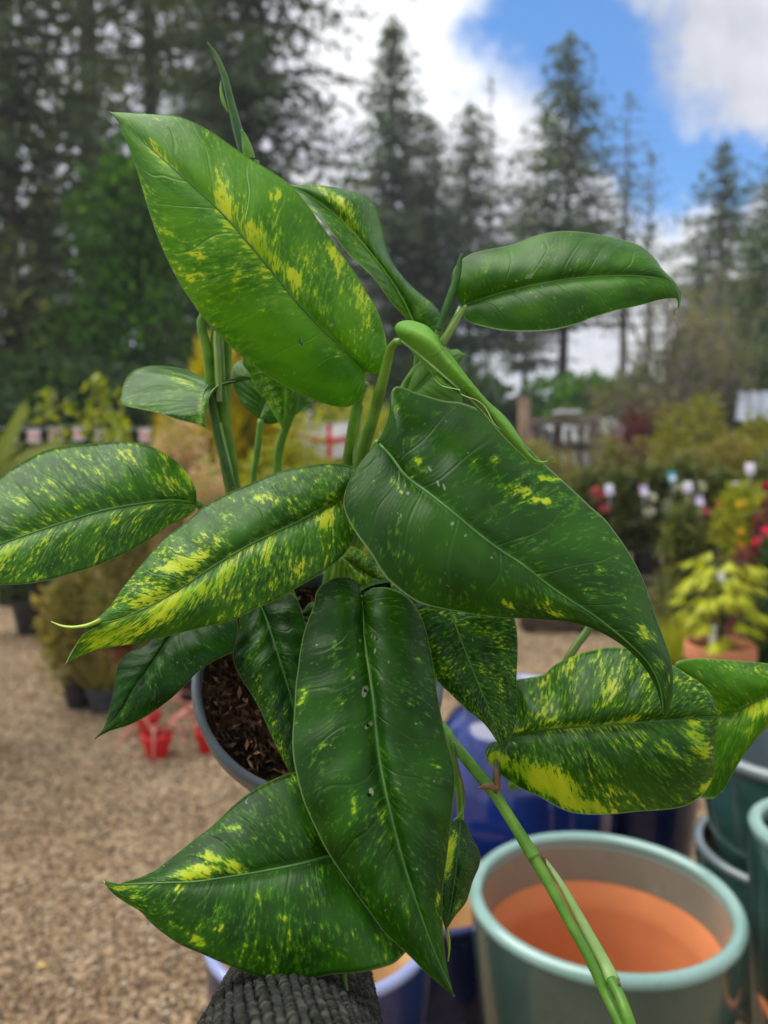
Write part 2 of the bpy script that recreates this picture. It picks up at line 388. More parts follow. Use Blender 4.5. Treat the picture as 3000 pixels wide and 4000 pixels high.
# ------------------------------------------------------------------ conifers
M['needle'] = m_foliage('needles_dark', (.04, .07, .056), (.10, .14, .085), .6, .4)
M['needle2'] = m_foliage('needles_olive', (.05, .078, .05), (.125, .15, .075), .6, .4)
M['needle3'] = m_foliage('needles_fresh', (.03, .07, .026), (.09, .16, .045), .6, .35)
M['bark'] = m_plain('bark', (.10, .082, .066), .95, .4, 5., bump=.8)
M['barkgrey'] = m_plain('bark_grey', (.20, .175, .15), .95, .35, 8., bump=.6)
def conifer(seed, H, R, z0, whorls, per, dens, droop=.35, top=.5, tw=.5, gappy=.0, tilt=.35):
    """returns crown (quads) and trunk+limb tubes for a tree of height H, crown radius R, lowest branch z0"""
    r = np.random.default_rng(seed); pc, pd, pl, limbs = [], [], [], []
    for i in range(whorls):
        t = (i + r.uniform(-.3, .3)) / whorls; h = z0 + (H - z0) * t
        prof = (1 - t) ** top * (.55 + .45 * min(1, t * 5 + .3)) * R
        for j in range(per):
            if r.random() < gappy: continue
            az = 2 * PI * (j + r.random() * .9) / per + i * 1.7; Lb = prof * r.uniform(.55, 1.2) + .25
            m = max(3, int(Lb / .28 * dens)); s = np.linspace(.12, 1, m)
            ln = s * Lb
            zz = h + ln * tilt * (1 - t * .2) * .3 - droop * Lb * s ** 2 * .75 + .12 * Lb * np.clip(s - .75, 0, 1) * 4 * .3
            x, y = np.cos(az) * ln, np.sin(az) * ln
            base = np.stack([x, y, zz], 1)
            limbs.append((np.array([(0, 0, h - .05), base[len(base) // 2], base[-1]]), Lb))
            for sd in (-1, 1):
                sp = az + sd * r.uniform(.5, 1.25, m)
                dz = r.uniform(-.55, .12, m)
                pc.append(base + r.normal(0, .05, (m, 3))); pd.append(np.stack([np.cos(sp), np.sin(sp), dz], 1))
                pl.append((tw * (1.15 - .6 * s) * r.uniform(.5, 1.25, m)) * min(1, .45 + Lb / R))
            # hanging shoots
            pc.append(base + r.normal(0, .06, (m, 3))); pd.append(np.stack([np.cos(az) * .4 + r.normal(0, .35, m), np.sin(az) * .4 + r.normal(0, .35, m), np.full(m, -.75)], 1))
            pl.append(tw * .8 * r.uniform(.4, 1.2, m))
    ct = np.array([(0, 0, H - .7)] * 10) + np.c_[np.zeros(10), np.zeros(10), np.linspace(0, .5, 10)]
    pc.append(ct); pd.append(np.c_[r.normal(0, .5, (10, 2)), np.full(10, .8)]); pl.append(np.full(10, .5))
    c, d, L = np.vstack(pc), unit(np.vstack(pd)), np.concatenate(pl)
    w = unit(np.cross(d, rnd_dirs(r, len(c), 1.5)))
    V, F = quads(c, d, w, L, L * r.uniform(.17, .32, len(c)), .1)
    # side needles: second smaller set turned off axis
    d2 = unit(d + .75 * w); d3 = unit(d - .75 * w); c2 = c + d * (L * .35)[:, None]
    V2, F2 = quads(c2, d2, unit(np.cross(d2, rnd_dirs(r, len(c), 1.))), L * .55, L * .14, .1)
    V3, F3 = quads(c2, d3, unit(np.cross(d3, rnd_dirs(r, len(c), 1.))), L * .55, L * .14, .1)
    V = np.vstack([V, V2, V3]); F = np.vstack([F, F2 + len(F) * 4, F3 + len(F) * 8])
    k = np.array([(0, 0, -.3), (0, 0, H * .3), (.1, .05, H * .65), (0, 0, H - .2)]) ; rb = .0075 * H + .04
    tr = [tube_data(k, [rb * 1.25, rb, rb * .55, .02], 10, 16)]
    for p, Lb in limbs[::2]: tr.append(tube_data(p, [.02 + Lb * .012, .015 + Lb * .006, .006], 4))
    return (V, F), join(tr)
TREES = {}
def tree_meshes(key, mat, bark='bark', **kw):
    (V, F), (tv, tf) = conifer(**kw)
    TREES[key] = (mesh('crown', V, F, M[mat]), mesh('trunk', tv, tf, M[bark]), kw['H'])
tree_meshes('big', 'needle', seed=1, H=24, R=4.4, z0=1.2, whorls=44, per=9, dens=.95, droop=.32, top=.55, tw=.62, gappy=.10)
tree_meshes('big2', 'needle2', seed=2, H=26, R=4.0, z0=3.0, whorls=34, per=7, dens=.8, droop=.45, top=.5, tw=.66, gappy=.42)
tree_meshes('spire', 'needle', seed=3, H=22, R=5.2, z0=4.0, whorls=46, per=9, dens=1.0, droop=.25, top=.95, tw=.72, gappy=.12)
tree_meshes('airy', 'needle', seed=4, H=22, R=4.6, z0=7.5, whorls=34, per=8, dens=.9, droop=.22, top=.8, tw=.7, gappy=.25)
tree_meshes('sparse', 'needle2', 'barkgrey', seed=5, H=22, R=3.4, z0=8.0, whorls=20, per=5, dens=.5, droop=.12, top=.6, tw=.42, gappy=.35, tilt=.5)
tree_meshes('fresh', 'needle3', seed=6, H=16, R=3.6, z0=1.0, whorls=34, per=8, dens=.9, droop=.3, top=.7, tw=.55, gappy=.1)
def tree(key, dx, Y, top=None, h=None, label='', rz=0., wide=1.0, group='conifers standing behind the nursery'):
    cr, tr, H = TREES[key]
    p = at_y(dx, 951, Y); hh = h if h else at_y(dx, top, Y)[2]
    k = hh / H; t = thing('conifer_tree', label, 'tree', (p[0], Y, 0), group, rz)
    for nm, me in (('crown', cr), ('trunk', tr)):
        o = obj(nm, me, t); o.scale = (k * wide, k * wide, k)
tree('big', 40, 17, h=21, label='dark drooping conifer behind the fan palm, outermost on the bunting side', rz=.3, wide=.85)
tree('big2', 215, 21, h=27, label='tall olive conifer with a gap of sky beside its trunk, behind the bunting flags', rz=1.1)
tree('big2', 345, 25, h=29, label='tall olive conifer rising behind the bright green understorey tree', rz=3.3, wide=.9)
tree('big', 550, 21, h=24, label='largest dark fir with long branches reaching over the thin rolled leaf spike', rz=2.2, wide=.78)
tree('spire', 120, 32, h=13, label='dark conifer standing deep between the olive conifers', rz=.8, wide=.85)
tree('spire', 480, 34, h=24, label='narrow dark conifer deep in the stand beside the largest fir', rz=4.0, wide=.8)
tree('spire', 850, 38, top=38, label='pointed conifer with a slender leader against white cloud', rz=1.4, wide=1.15)
tree('big', 930, 36, top=262, label='dense broad conifer filling the space under the pointed leader', rz=.2, wide=1.1)
tree('airy', 1012, 40, top=225, label='medium conifer with short spiky top beside the broad dense one', rz=2.5, wide=1.2)
tree('sparse', 1052, 44, top=165, label='thin wispy conifer leaning out of the medium crowns', rz=.4, wide=.55)
tree('airy', 1213, 37, top=75, label='open-crowned conifer standing against the blue patch of sky', rz=5.1, wide=1.22)
tree('sparse', 1342, 38, top=205, label='nearly bare conifer with dead side branches against blue sky', rz=2.0, wide=1.05)
tree('sparse', 1392, 46, top=330, label='small ragged conifer with flat-topped branches below blue sky', rz=.9, wide=1.1)
tree('airy', 1545, 40, top=305, label='pointed greenish conifer rising above the bare brown shrubs', rz=3.9, wide=1.25)
tree('fresh', 1500, 34, top=560, label='low fresh green conifer behind the bare brown shrubs', rz=.3, wide=1.15)
tree('spire', 1675, 34, top=235, label='tall conifer partly cut off above the metal roofed shed', rz=1.9, wide=1.2)
tree('fresh', 1610, 30, top=500, label='bushy green conifer directly behind the metal roofed shed', rz=2.9, wide=1.1)
tree('airy', 1130, 52, top=400, label='distant conifer seen between the open-crowned and medium conifers', rz=.6, wide=1.1)
tree('airy', 745, 50, top=420, label='distant conifer half hidden behind the folded upper leaf', rz=2.6, wide=1.0)

# broadleaf understorey
def bush(name, label, category, loc, rx, ry, z0, z1, n, L, B, mat, seed, group=None, nb=14, stem=True, bark='bark', shell=.5, k=.45, up=.2):
    t = thing(name, label, category, loc, group)
    V, F = cloud(seed, blobs_for(seed, rx, ry, z0, z1, nb, k), n, L, B, up, shell)
    obj('foliage', mesh('foliage', V, F, M[mat]), t)
    if stem:
        r = random.Random(seed); parts = []
        for i in range(5):
            a = r.uniform(0, 2 * PI); q = r.uniform(.2, .6)
            parts.append(tube_data([(math.cos(a) * .03, math.sin(a) * .03, -.02), (math.cos(a) * rx * q * .4, math.sin(a) * ry * q * .4, z0 + (z1 - z0) * .3), (math.cos(a) * rx * q, math.sin(a) * ry * q, z0 + (z1 - z0) * .75)], [.02 + .012 * (z1 - z0), .012 + .008 * (z1 - z0), .006], 6, 8))
        V, F = join(parts); obj('stem', mesh('stem', V, F, M[bark], True), t)
    return t
M['fol_mid'] = m_foliage('foliage_mid', (.03, .10, .014), (.09, .21, .028), .5, .4)
M['fol_deep'] = m_foliage('foliage_deep', (.02, .05, .02), (.055, .11, .035), .5, .3)
M['fol_olive'] = m_foliage('foliage_olive', (.08, .10, .025), (.25, .25, .06), .6, .35, (.30, .24, .08))
M['fol_lime'] = m_foliage('foliage_lime', (.13, .20, .010), (.42, .45, .02), .45, .35)
M['fol_gold'] = m_foliage('foliage_gold', (.40, .30, .006), (.74, .52, .012), .5, .4, (.34, .36, .02))
M['fol_pink'] = m_foliage('foliage_pink', (.60, .34, .34), (.80, .54, .56), .6, .25, (.30, .36, .06))
M['fol_yg'] = m_foliage('foliage_yellow_green', (.14, .20, .015), (.42, .42, .04), .5, .4)
M['fol_yg2'] = m_foliage('foliage_dull_yellow', (.09, .12, .015), (.30, .29, .03), .5, .35)
M['fol_red'] = m_foliage('foliage_red', (.07, .02, .03), (.22, .045, .075), .5, .3)
M['fol_twig'] = m_foliage('foliage_bud', (.13, .13, .04), (.30, .29, .10), .6, .3)
p = at_y(300, 951, 15.2); bush('broadleaf_tree', 'bright green broadleaf tree growing in front of the olive conifers', 'tree', (p[0], 15.2, 0), 1.5, 1.2, .6, 5.6, 5600, .26, .13, 'fol_mid', 11, nb=26)
p = at_y(560, 951, 15); bush('broadleaf_tree', 'dark low tree behind the golden shrub', 'tree', (p[0], 15, 0), 2.3, 1.6, .3, 3.4, 4200, .26, .14, 'fol_deep', 12, nb=20)
p = at_y(130, 951, 14); bush('evergreen_shrub', 'dark evergreen shrub mass behind the bunting', 'shrub', (p[0], 14, 0), 2.6, 1.3, .1, 2.3, 4600, .24, .13, 'fol_deep', 13, nb=22)
p = at_y(-20, 951, 15); bush('evergreen_shrub', 'olive evergreen shrub behind the fan palm', 'shrub', (p[0], 15, 0), 2.0, 1.5,   .2, 5.0, 4000, .28, .13, 'needle2', 14, nb=20)
p = at_y(860, 951, 30); bush('evergreen_shrub', 'dark shrub under the pointed conifer', 'shrub', (p[0], 30, 0), 4.5, 2, .1, 3.6, 3200, .4, .22, 'fol_deep', 15, nb=18)
p = at_y(1085, 951, 28); bush('evergreen_shrub', 'deep green rounded shrub behind the tall timber post', 'shrub', (p[0], 28, 0), 2.2, 2, .1, 3.0, 3000, .36, .2, 'fol_deep', 16, nb=16)
p = at_y(1230, 951, 30); bush('evergreen_shrub', 'mid green rounded shrub behind the timber stand', 'shrub', (p[0], 30, 0), 3.2, 2, .1, 3.1, 3600, .36, .2, 'fol_mid', 17, nb=16)
p = at_y(1330, 951, 27); bush('evergreen_shrub', 'mid green shrub behind the greenhouse roofs', 'shrub', (p[0], 27, 0), 2.6, 2, .1, 3.6, 3600, .34, .2, 'fol_mid', 18, nb=16)
p = at_y(1560, 951, 24); bush('evergreen_shrub', 'deep green shrub mass behind the bare brown shrubs', 'shrub', (p[0], 24, 0), 4.6, 2, .1, 4.2, 5200, .32, .18, 'fol_deep', 19, nb=22)
p = at_y(1455, 951, 11); bush('yellow_shrub', 'sprawling yellow green shrub in front of the bare shrubs', 'shrub', (p[0], 11, 0), .42, .4, .5, 1.72, 1300, .09, .04, 'fol_yg2', 20)
p = at_y(1515, 951, 10.5); bush('yellow_shrub', 'yellow flowering shrub beside the metal roofed shed', 'shrub', (p[0], 10.5, 0), .42, .4, .6, 1.85, 1300, .09, .04, 'fol_yg2', 21)
p = at_y(1640, 951, 10); bush('yellow_shrub', 'yellow shrub under the metal shed roof', 'shrub', (p[0], 10, 0), .4, .4, .5, 1.5, 1100, .09, .04, 'fol_yg2', 22)
p = at_y(1388, 951, 12.5); bush('purple_shrub', 'dull purple leaved shrub beside the timber stand', 'shrub', (p[0], 12.5, 0), .5, .5, .6, 1.75, 1300, .10, .05, 'fol_red', 23)
def bare_shrub(dx, Y, h, seed, label, spread=.5, n=46):
    r = random.Random(seed); p = at_y(dx, 951, Y); t = thing('bare_shrub', label, 'shrub', (p[0], Y, 0), 'leafless shrubs behind the flower bench'); parts = []; tips = []
    for i in range(n):
        a = r.uniform(0, 2 * PI); q = r.uniform(.1, 1) * spread * h * .5; hh = h * r.uniform(.55, 1)
        e = np.array((math.cos(a) * q, math.sin(a) * q * .7, hh)); m = e * .5 + np.array((r.uniform(-.15, .15), r.uniform(-.1, .1), .15)) - np.array((e[0], e[1], 0)) * .2
        parts.append(tube_data([(math.cos(a) * .08, math.sin(a) * .08, -.02), m, e], [.022, .014, .004], 5, 7))
        for j in range(5):
            s = r.uniform(.35, .95); b0 = m * (1 - s) + e * s; d = np.array((r.uniform(-.5, .5), r.uniform(-.4, .4), r.uniform(.2, .7))) * .22 * h * .5
            parts.append(tube_data([b0, b0 + d * .5 + (0, 0, .02), b0 + d], [.008, .006, .002], 4)); tips.append(b0 + d)
    V, F = join(parts); obj('branches', mesh('branches', V, F, M['barkgrey'], True), t)
    rr = np.random.default_rng(seed); T = np.repeat(np.array(tips), 5, 0) + rr.normal(0, .07, (len(tips) * 5, 3)); d = rnd_dirs(rr, len(T), .6)
    V, F = quads(T, d, unit(np.cross(d, rnd_dirs(rr, len(T)))), np.full(len(T), .07), np.full(len(T), .03)); obj('buds', mesh('buds', V, F, M['fol_twig']), t)
bare_shrub(1450, 13.5, 4.2, 31, 'tallest leafless brown shrub with upright stems', .55, 60)
bare_shrub(1560, 14.5, 3.8, 32, 'leafless brown shrub leaning over the metal shed roof', .6, 55)
bare_shrub(1345, 13, 2.6, 33, 'low leafless brown shrub beside the greenhouse roofs', .9, 45)

# ------------------------------------------------------------------ timber stand, greenhouse, shed
M['timber'] = m_plain('weathered_timber', (.16, .135, .12), .9, .35, 9., bump=.4)
M['timberdark'] = m_plain('dark_timber', (.06, .045, .04), .9, .4, 9., bump=.4)
M['timberpale'] = m_plain('pale_timber', (.36, .25, .18), .85, .25, 9., bump=.4)
M['whiteboard'] = m_plain('white_board', (.62, .66, .70), .5, .12)
Y = 10.5; t = thing('display_stand', 'open weathered timber display stand behind the clipped shrubs', 'stand', (*at_y(1205, 951, Y)[:2], 0))
ox, oy = t.location.x, t.location.y
def lx(dx, dy): q = at_y(dx, dy, Y); return q[0] - ox, q[2]
for dx, top, w, m in ((1205, 900, .10, 'timberdark'), (1284, 896, .10, 'timber'), (1150, 912, .09, 'timber')):
    x, z = lx(dx, top); box('post', (x, 0, z / 2), (w, w, z), M[m], t, bev=.006)
for (a, b, yy, m) in ((1140, 1288, 911, 'timber'), (1140, 1288, 966, 'timberdark')):
    x0, z = lx(a, yy); x1, _ = lx(b, yy); box('rail', ((x0 + x1) / 2, -.075, z), (x1 - x0, .045, .09), M[m], t, bev=.004)
x0, z = lx(1203, 897); x1, _ = lx(1246, 897); box('top_board', ((x0 + x1) / 2, .0, z + .04), (x1 - x0, .5, .035), M['whiteboard'], t, bev=.004)
for dx in (1165, 1180, 1232, 1258):
    x, z = lx(dx, 925); box('slat', (x, .08, z / 2), (.07, .025, z), M['timber'], t, bev=.003)
q = at_y(1131, 951, 11.2); zt = at_y(1131, 853, 11.2)[2]
t = thing('timber_post', 'tall pale timber post standing beside the timber stand', 'post', (q[0], 11.2, 0))
box('shaft', (0, 0, zt / 2 - .02), (.135, .135, zt - .04), M['timberpale'], t, bev=.008); box('cap', (0, 0, zt - .018), (.16, .16, .035), M['timber'], t, bev=.008)
b = NB('polycarbonate'); c = b.mix(b.step(b.noise(b.objco(), 3, 4), .35, .65), (.55, .58, .60), (.74, .75, .74)); M['poly'] = b.done(b.trans(b.bsdf(c, .25, .5), (.7, .72, .72), .35))
M['frame_metal'] = m_plain('frame_metal', (.33, .34, .35), .45, .1, metal=.6)
def greenhouse(dx0, dx1, Y, ytop, ylow, depth, label):
    a, b_ = at_y(dx0, ylow, Y), at_y(dx1, ylow, Y); zt = at_y(dx0, ytop, Y + depth)[2]; zl = a[2]
    t = thing('greenhouse', label, 'greenhouse', (a[0], Y, 0), 'low greenhouses beyond the flower bench'); w = b_[0] - a[0]
    n = max(3, int(w / .6)); pw = w / n
    for i in range(n):
        x0, x1 = i * pw + .02, (i + 1) * pw - .02
        V = [(x0, 0, zl), (x1, 0, zl), (x1, depth, zt), (x0, depth, zt), (x0, 0, zl + .012), (x1, 0, zl + .012), (x1, depth, zt + .012), (x0, depth, zt + .012)]
        F = [(3, 2, 1, 0), (4, 5, 6, 7), (0, 1, 5, 4), (1, 2, 6, 5), (2, 3, 7, 6), (3, 0, 4, 7)]
        obj('roof_pane', mesh('roof_pane', V, F, M['poly']), t)
        box('wall_pane', ((x0 + x1) / 2, .0, zl / 2 - .02), (x1 - x0, .012, zl - .06), M['poly'], t)
        box('back_pane', ((x0 + x1) / 2, depth, zt / 2 - .02), (x1 - x0, .012, zt - .06), M['poly'], t)
    for i in range(n + 1):
        tube('glazing_bar', [(i * pw, 0, 0), (i * pw, 0, zl), (i * pw, depth, zt), (i * pw, depth, 0)], [.02] * 4, M['frame_metal'], t, 6)
    box('sill', (w / 2, -.03, zl - .03), (w + .1, .06, .05), M['frame_metal'], t)
greenhouse(1216, 1290, 15.5, 912, 952, 2.4, 'low greenhouse with white sloping panes behind the timber stand')
greenhouse(1292, 1392, 19, 903, 938, 2.8, 'longer low greenhouse with white sloping panes beyond the bare shrub')
b = NB('corrugated_metal'); M['metalroof'] = b.done(b.bsdf(b.mix(b.step(b.noise(b.objco(), 4, 5), .4, .7), (.40, .44, .50), (.24, .28, .34)), .34, .5, metal=.6))
Y = 12.0; a = at_y(1588, 905, Y); t = thing('shed', 'small shed with a sloping bare metal roof and dark timber wall', 'shed', (a[0], Y, 0), None, -.42)
zl = a[2]; zt = at_y(1588, 848, Y + 1.9)[2]; w = 2.6; n = 90; V, F = [], []
for k, (yy, zz) in enumerate(((-.12, zl - .03), (1.9, zt))):
    for i in range(n + 1): V.append((w * i / n, yy, zz + .018 * math.sin(i * 1.05)))
F = [(i, i + 1, n + 2 + i, n + 1 + i) for i in range(n)]
V2 = [(x, y, z - .01) for x, y, z in V]; F2 = [tuple(q + len(V) for q in f[::-1]) for f in F]
obj('roof', mesh('roof', V + V2, F + F2, M['metalroof'], True), t)
for i in range(12): box('wall_plank', (.16 + i * .2, .08, (zl - .12) / 2), (.19, .03, zl - .12), M['timberdark'], t)
for x in (.08, w - .08): box('corner_post', (x, 1.8, (zt - .1) / 2), (.1, .1, zt - .1), M['timberdark'], t)
box('back_wall', (w / 2, 1.88, (zt - .12) / 2), (w - .1, .04, zt - .12), M['timberdark'], t)

# ------------------------------------------------------------------ bunting and flag
M['string'] = m_plain('string', (.5, .5, .5), .8, .1); M['flagwhite'] = m_plain('flag_white', (.76, .75, .76), .8, .06); M['flagred'] = m_plain('flag_red', (.62, .02, .03), .75, .1)
M['pole'] = m_plain('steel_pole', (.22, .22, .23), .5, .2)
def flag_mesh(w, h, sag, seed):
    nx, ny = 20, 12; V, Fw, Fr = [], [], []
    for j in range(ny + 1):
        for i in range(nx + 1):
            u, v = i / nx, j / ny
            V.append(((u - .5) * w, .06 * w * math.sin(u * 7 + seed) * (.3 + v) + .02 * w * math.sin(v * 6 + u * 3), -v * h - sag * 4 * u * (1 - u)))
    for j in range(ny):
        for i in range(nx):
            q = (j * (nx + 1) + i, j * (nx + 1) + i + 1, (j + 1) * (nx + 1) + i + 1, (j + 1) * (nx + 1) + i)
            (Fr if (i in (9, 10) or j in (5, 6)) else Fw).append(q)
    return V, Fw, Fr
YB = 6.6
t = thing('bunting', 'string of small white flags with red crosses hung across the shrubs', 'bunting', (*at_y(0, 951, YB)[:2], 0)); ox = t.location.x
xs = [-70, -24, 24, 72, 119, 169, 217, 263, 312, 360, 408, 456, 504, 552, 598, 646]
pts = []
for dx in [-110] + xs + [668]:
    q = at_y(dx, 925 + 3 * math.sin(dx * .03), YB); pts.append((q[0] - ox, 0, q[2]))
tube('cord', pts, [.004] * len(pts), M['string'], t, 6, 60)
V, Fw, Fr = flag_mesh(.098, .105, .0, .7); mw = mesh('pennant', V, Fw, M['flagwhite'], True); mx = mesh('cross', V, Fr, M['flagred'], True)
for i, dx in enumerate(xs):
    q = pts[i + 1]; f = obj('pennant', mw, t); f.location = (q[0], 0, q[2] - .003); f.rotation_euler.z = .25 * math.sin(i * 2.1); obj('cross', mx, f)
q = at_y(711, 908, YB); t = thing('flag', 'large white flag with a red cross hanging between the plant stems', 'flag', (q[0], YB, q[2]))
V, Fw, Fr = flag_mesh(.40, .27, .028, .2); f = obj('cloth', mesh('cloth', V, Fw, M['flagwhite'], True), t); obj('cross', mesh('cross', V, Fr, M['flagred'], True), f)
tube('header_cord', [(-.21, 0, .0), (-.1, 0, -.02), (0, 0, -.028), (.1, 0, -.02), (.21, 0, .0)], [.005] * 5, M['string'], t, 6, 20)
for dx, lb in ((-115, 'steel pole holding the far end of the bunting by the fan palm'), (662, 'steel pole between the bunting and the large flag'), (762, 'steel pole holding the free end of the large flag')):
    q = at_y(dx, 900, YB + .03); o = thing('flag_pole', lb, 'pole', (q[0], YB + .03, 0)); tube('shaft', [(0, 0, -.02), (0, 0, q[2])], [.016, .014], M['pole'], o, 10)
    V, F = lathe_data([(.0, .028), (.014, .024), (.02, .01), (.014, -.002)], 12); k = obj('finial', mesh('finial', V, F, M['pole'], True), o); k.location.z = q[2]

# ------------------------------------------------------------------ left-hand plants
def spiky(name, label, category, loc, n, L, B, mat, seed, spread=.6, lift=1.0, r0=.1, group=None, hgt=0.0):
    t = thing(name, label, category, loc, group); r = np.random.default_rng(seed)
    c = np.c_[r.normal(0, r0, (n, 2)), hgt * r.random(n)]; d = unit(np.c_[r.normal(0, spread, (n, 2)), np.full(n, lift)])
    V, F = quads(c, d, unit(np.cross(d, rnd_dirs(r, n))), L * r.uniform(.5, 1.1, n), np.full(n, B)); obj('foliage', mesh('foliage', V, F, M[mat]), t)
    return t
for i, (dx, Yq, w, h, lb) in enumerate(((468, 6.0, .36, 2.12, 'tall golden yellow conifer glowing behind the paired stems'), (565, 6.2, .40, 2.0, 'broad golden yellow conifer beside the large flag'), (380, 6.3, .24, 1.72, 'small golden yellow conifer behind the pink shrub'))):
    p = at_y(dx, 951, Yq); t = thing('golden_conifer', lb, 'conifer', (p[0], Yq, 0), 'golden conifers behind the plant')
    r = np.random.default_rng(40 + i); n = 5200; z = .15 + (h - .15) * r.random(n) ** .8; a = r.uniform(0, 2 * PI, n); rr = w * (1.05 - z / h) ** .6 * r.uniform(.55, 1.05, n) * (1 + .3 * np.sin(a * 5 + i))
    c = np.c_[np.cos(a) * rr, np.sin(a) * rr, z - .1]; d = unit(np.c_[np.cos(a) * .35, np.sin(a) * .35, np.ones(n)] + r.normal(0, .25, (n, 3)))
    V, F = quads(c, d, unit(np.cross(d, rnd_dirs(r, n))), .16 * r.uniform(.5, 1.3, n), np.full(n, .02)); obj('foliage', mesh('foliage', V, F, M['fol_gold'] if i != 1 else M['fol_gold']), t)
    tube('trunk', [(0, 0, -.02), (0, 0, h * .5), (0, 0, h * .85)], [.035, .025, .008], M['bark'], t, 8)
p = at_y(385, 951, 5.4); bush('pink_shrub', 'pale pink flowering shrub in front of the golden conifers', 'shrub', (p[0], 5.4, 0), .33, .3, .35, 1.42, 5200, .038, .028, 'fol_pink', 45, nb=26, k=.38)
p = at_y(455, 951, 5.0); bush('pink_shrub', 'lower salmon pink flowering shrub beside the paired stems', 'shrub', (p[0], 5.0, 0), .26, .25, .2, 1.12, 3600, .036, .026, 'fol_pink', 46, nb=20, k=.38)
p = at_y(620, 951, 5.6); bush('yellow_shrub', 'yellow green shrub below the large flag', 'shrub', (p[0], 5.6, 0), .42, .3, .2, 1.35, 3200, .06, .035, 'fol_yg', 47, nb=20)
p = at_y(730, 951, 7.4); bush('yellow_shrub', 'yellow green shrub behind the large flag and its pole', 'shrub', (p[0], 7.4, 0), .8, .4, .2, 1.75, 2600, .08, .045, 'fol_yg', 48, nb=20)
p = at_y(800, 951, 8.2); bush('yellow_shrub', 'yellow shrub seen between the thick petioles', 'shrub', (p[0], 8.2, 0), .6, .4, .2, 1.7, 2000, .08, .045, 'fol_lime', 49, nb=16)
for dx, yt, Yq, sd, lb in ((118, 838, 5.2, 50, 'slim yellow leaved sapling beside the fan palm'), (212, 812, 5.0, 51, 'lime leaved sapling with arching shoots behind the bunting'), (262, 880, 5.2, 52, 'short lime leaved sapling next to the pink shrub')):
    q = at_y(dx, yt, Yq); t = thing('sapling', lb, 'sapling', (q[0], Yq, 0), 'young saplings behind the bunting'); h = q[2]; r = np.random.default_rng(sd)
    parts = [tube_data([(0, 0, -.02), (.02, 0, h * .5), (0, 0, h)], [.014, .009, .003], 6, 10)]; tips = []
    for k in range(11):
        z = h * (.55 + .45 * k / 11); a = r.uniform(0, 6.28); l = r.uniform(.05, .15); e = np.array((math.cos(a) * l, math.sin(a) * l, z + .03)); parts.append(tube_data([(0, 0, z - .03), e * (.5, .5, 1) + (0, 0, .02), e], [.006, .005, .002], 5)); tips += [e, e * (.6, .6, 1), np.array((0, 0, z))]
    V, F = join(parts); obj('trunk', mesh('trunk', V, F, M['bark'], True), t)
    T = np.repeat(np.array(tips), 4, 0) + r.normal(0, .022, (len(tips) * 4, 3)); d = rnd_dirs(r, len(T), .1)
    V, F = quads(T, d, unit(np.cross(d, rnd_dirs(r, len(T)))), .075 * r.uniform(.6, 1.2, len(T)), np.full(len(T), .04)); obj('foliage', mesh('foliage', V, F, M['fol_lime']), t)
# fan palm
q = at_y(-85, 1000, 3.6); t = thing('fan_palm', 'fan palm with stiff folded green fronds at the yard edge', 'palm', (q[0], 3.6, 0))
tube('trunk', [(0, 0, -.02), (.02, 0, .4), (0, 0, .98)], [.07, .075, .06], M['bark'], t, 10, 8)
M['palm'] = m_foliage('palm_frond', (.10, .14, .03), (.22, .26, .08), .45, .3)
rp = random.Random(3)
for k, (az, el) in enumerate(((-.1, .55), (.9, .75), (2.2, .6), (3.4, .7), (4.4, .5), (5.4, .8), (.3, 1.15))):
    d0 = np.array((math.cos(az) * math.cos(el), math.sin(az) * math.cos(el), math.sin(el))); hub = np.array((0, 0, .98)) + d0 * .22
    st = obj('frond', None or mesh('frond', *tube_data([(0, 0, .94), hub], [.008, .006], 6), M['palm'], True), t)
    side = unit(np.cross(d0, (0, 0, 1.))); V, F = [], []
    for j in range(26):
        an = -1.35 + 2.7 * j / 25; d = d0 * math.cos(an) + side * math.sin(an); L = .50 * (1 - .15 * abs(an)); w = unit(np.cross(d, np.cross(d0, side))) * .011; o = len(V); m = hub + d * L * .6; e = hub + d * L - np.array((0, 0, .03)); n_ = unit(np.cross(d, w)) * .006
        V += [hub, m + w + n_, m - n_, m - w + n_, e]; F += [(o, o + 1, o + 2), (o, o + 2, o + 3), (o + 1, o + 4, o + 2), (o + 2, o + 4, o + 3)]
    obj('leaflets', mesh('leaflets', V, F, M['palm']), st)

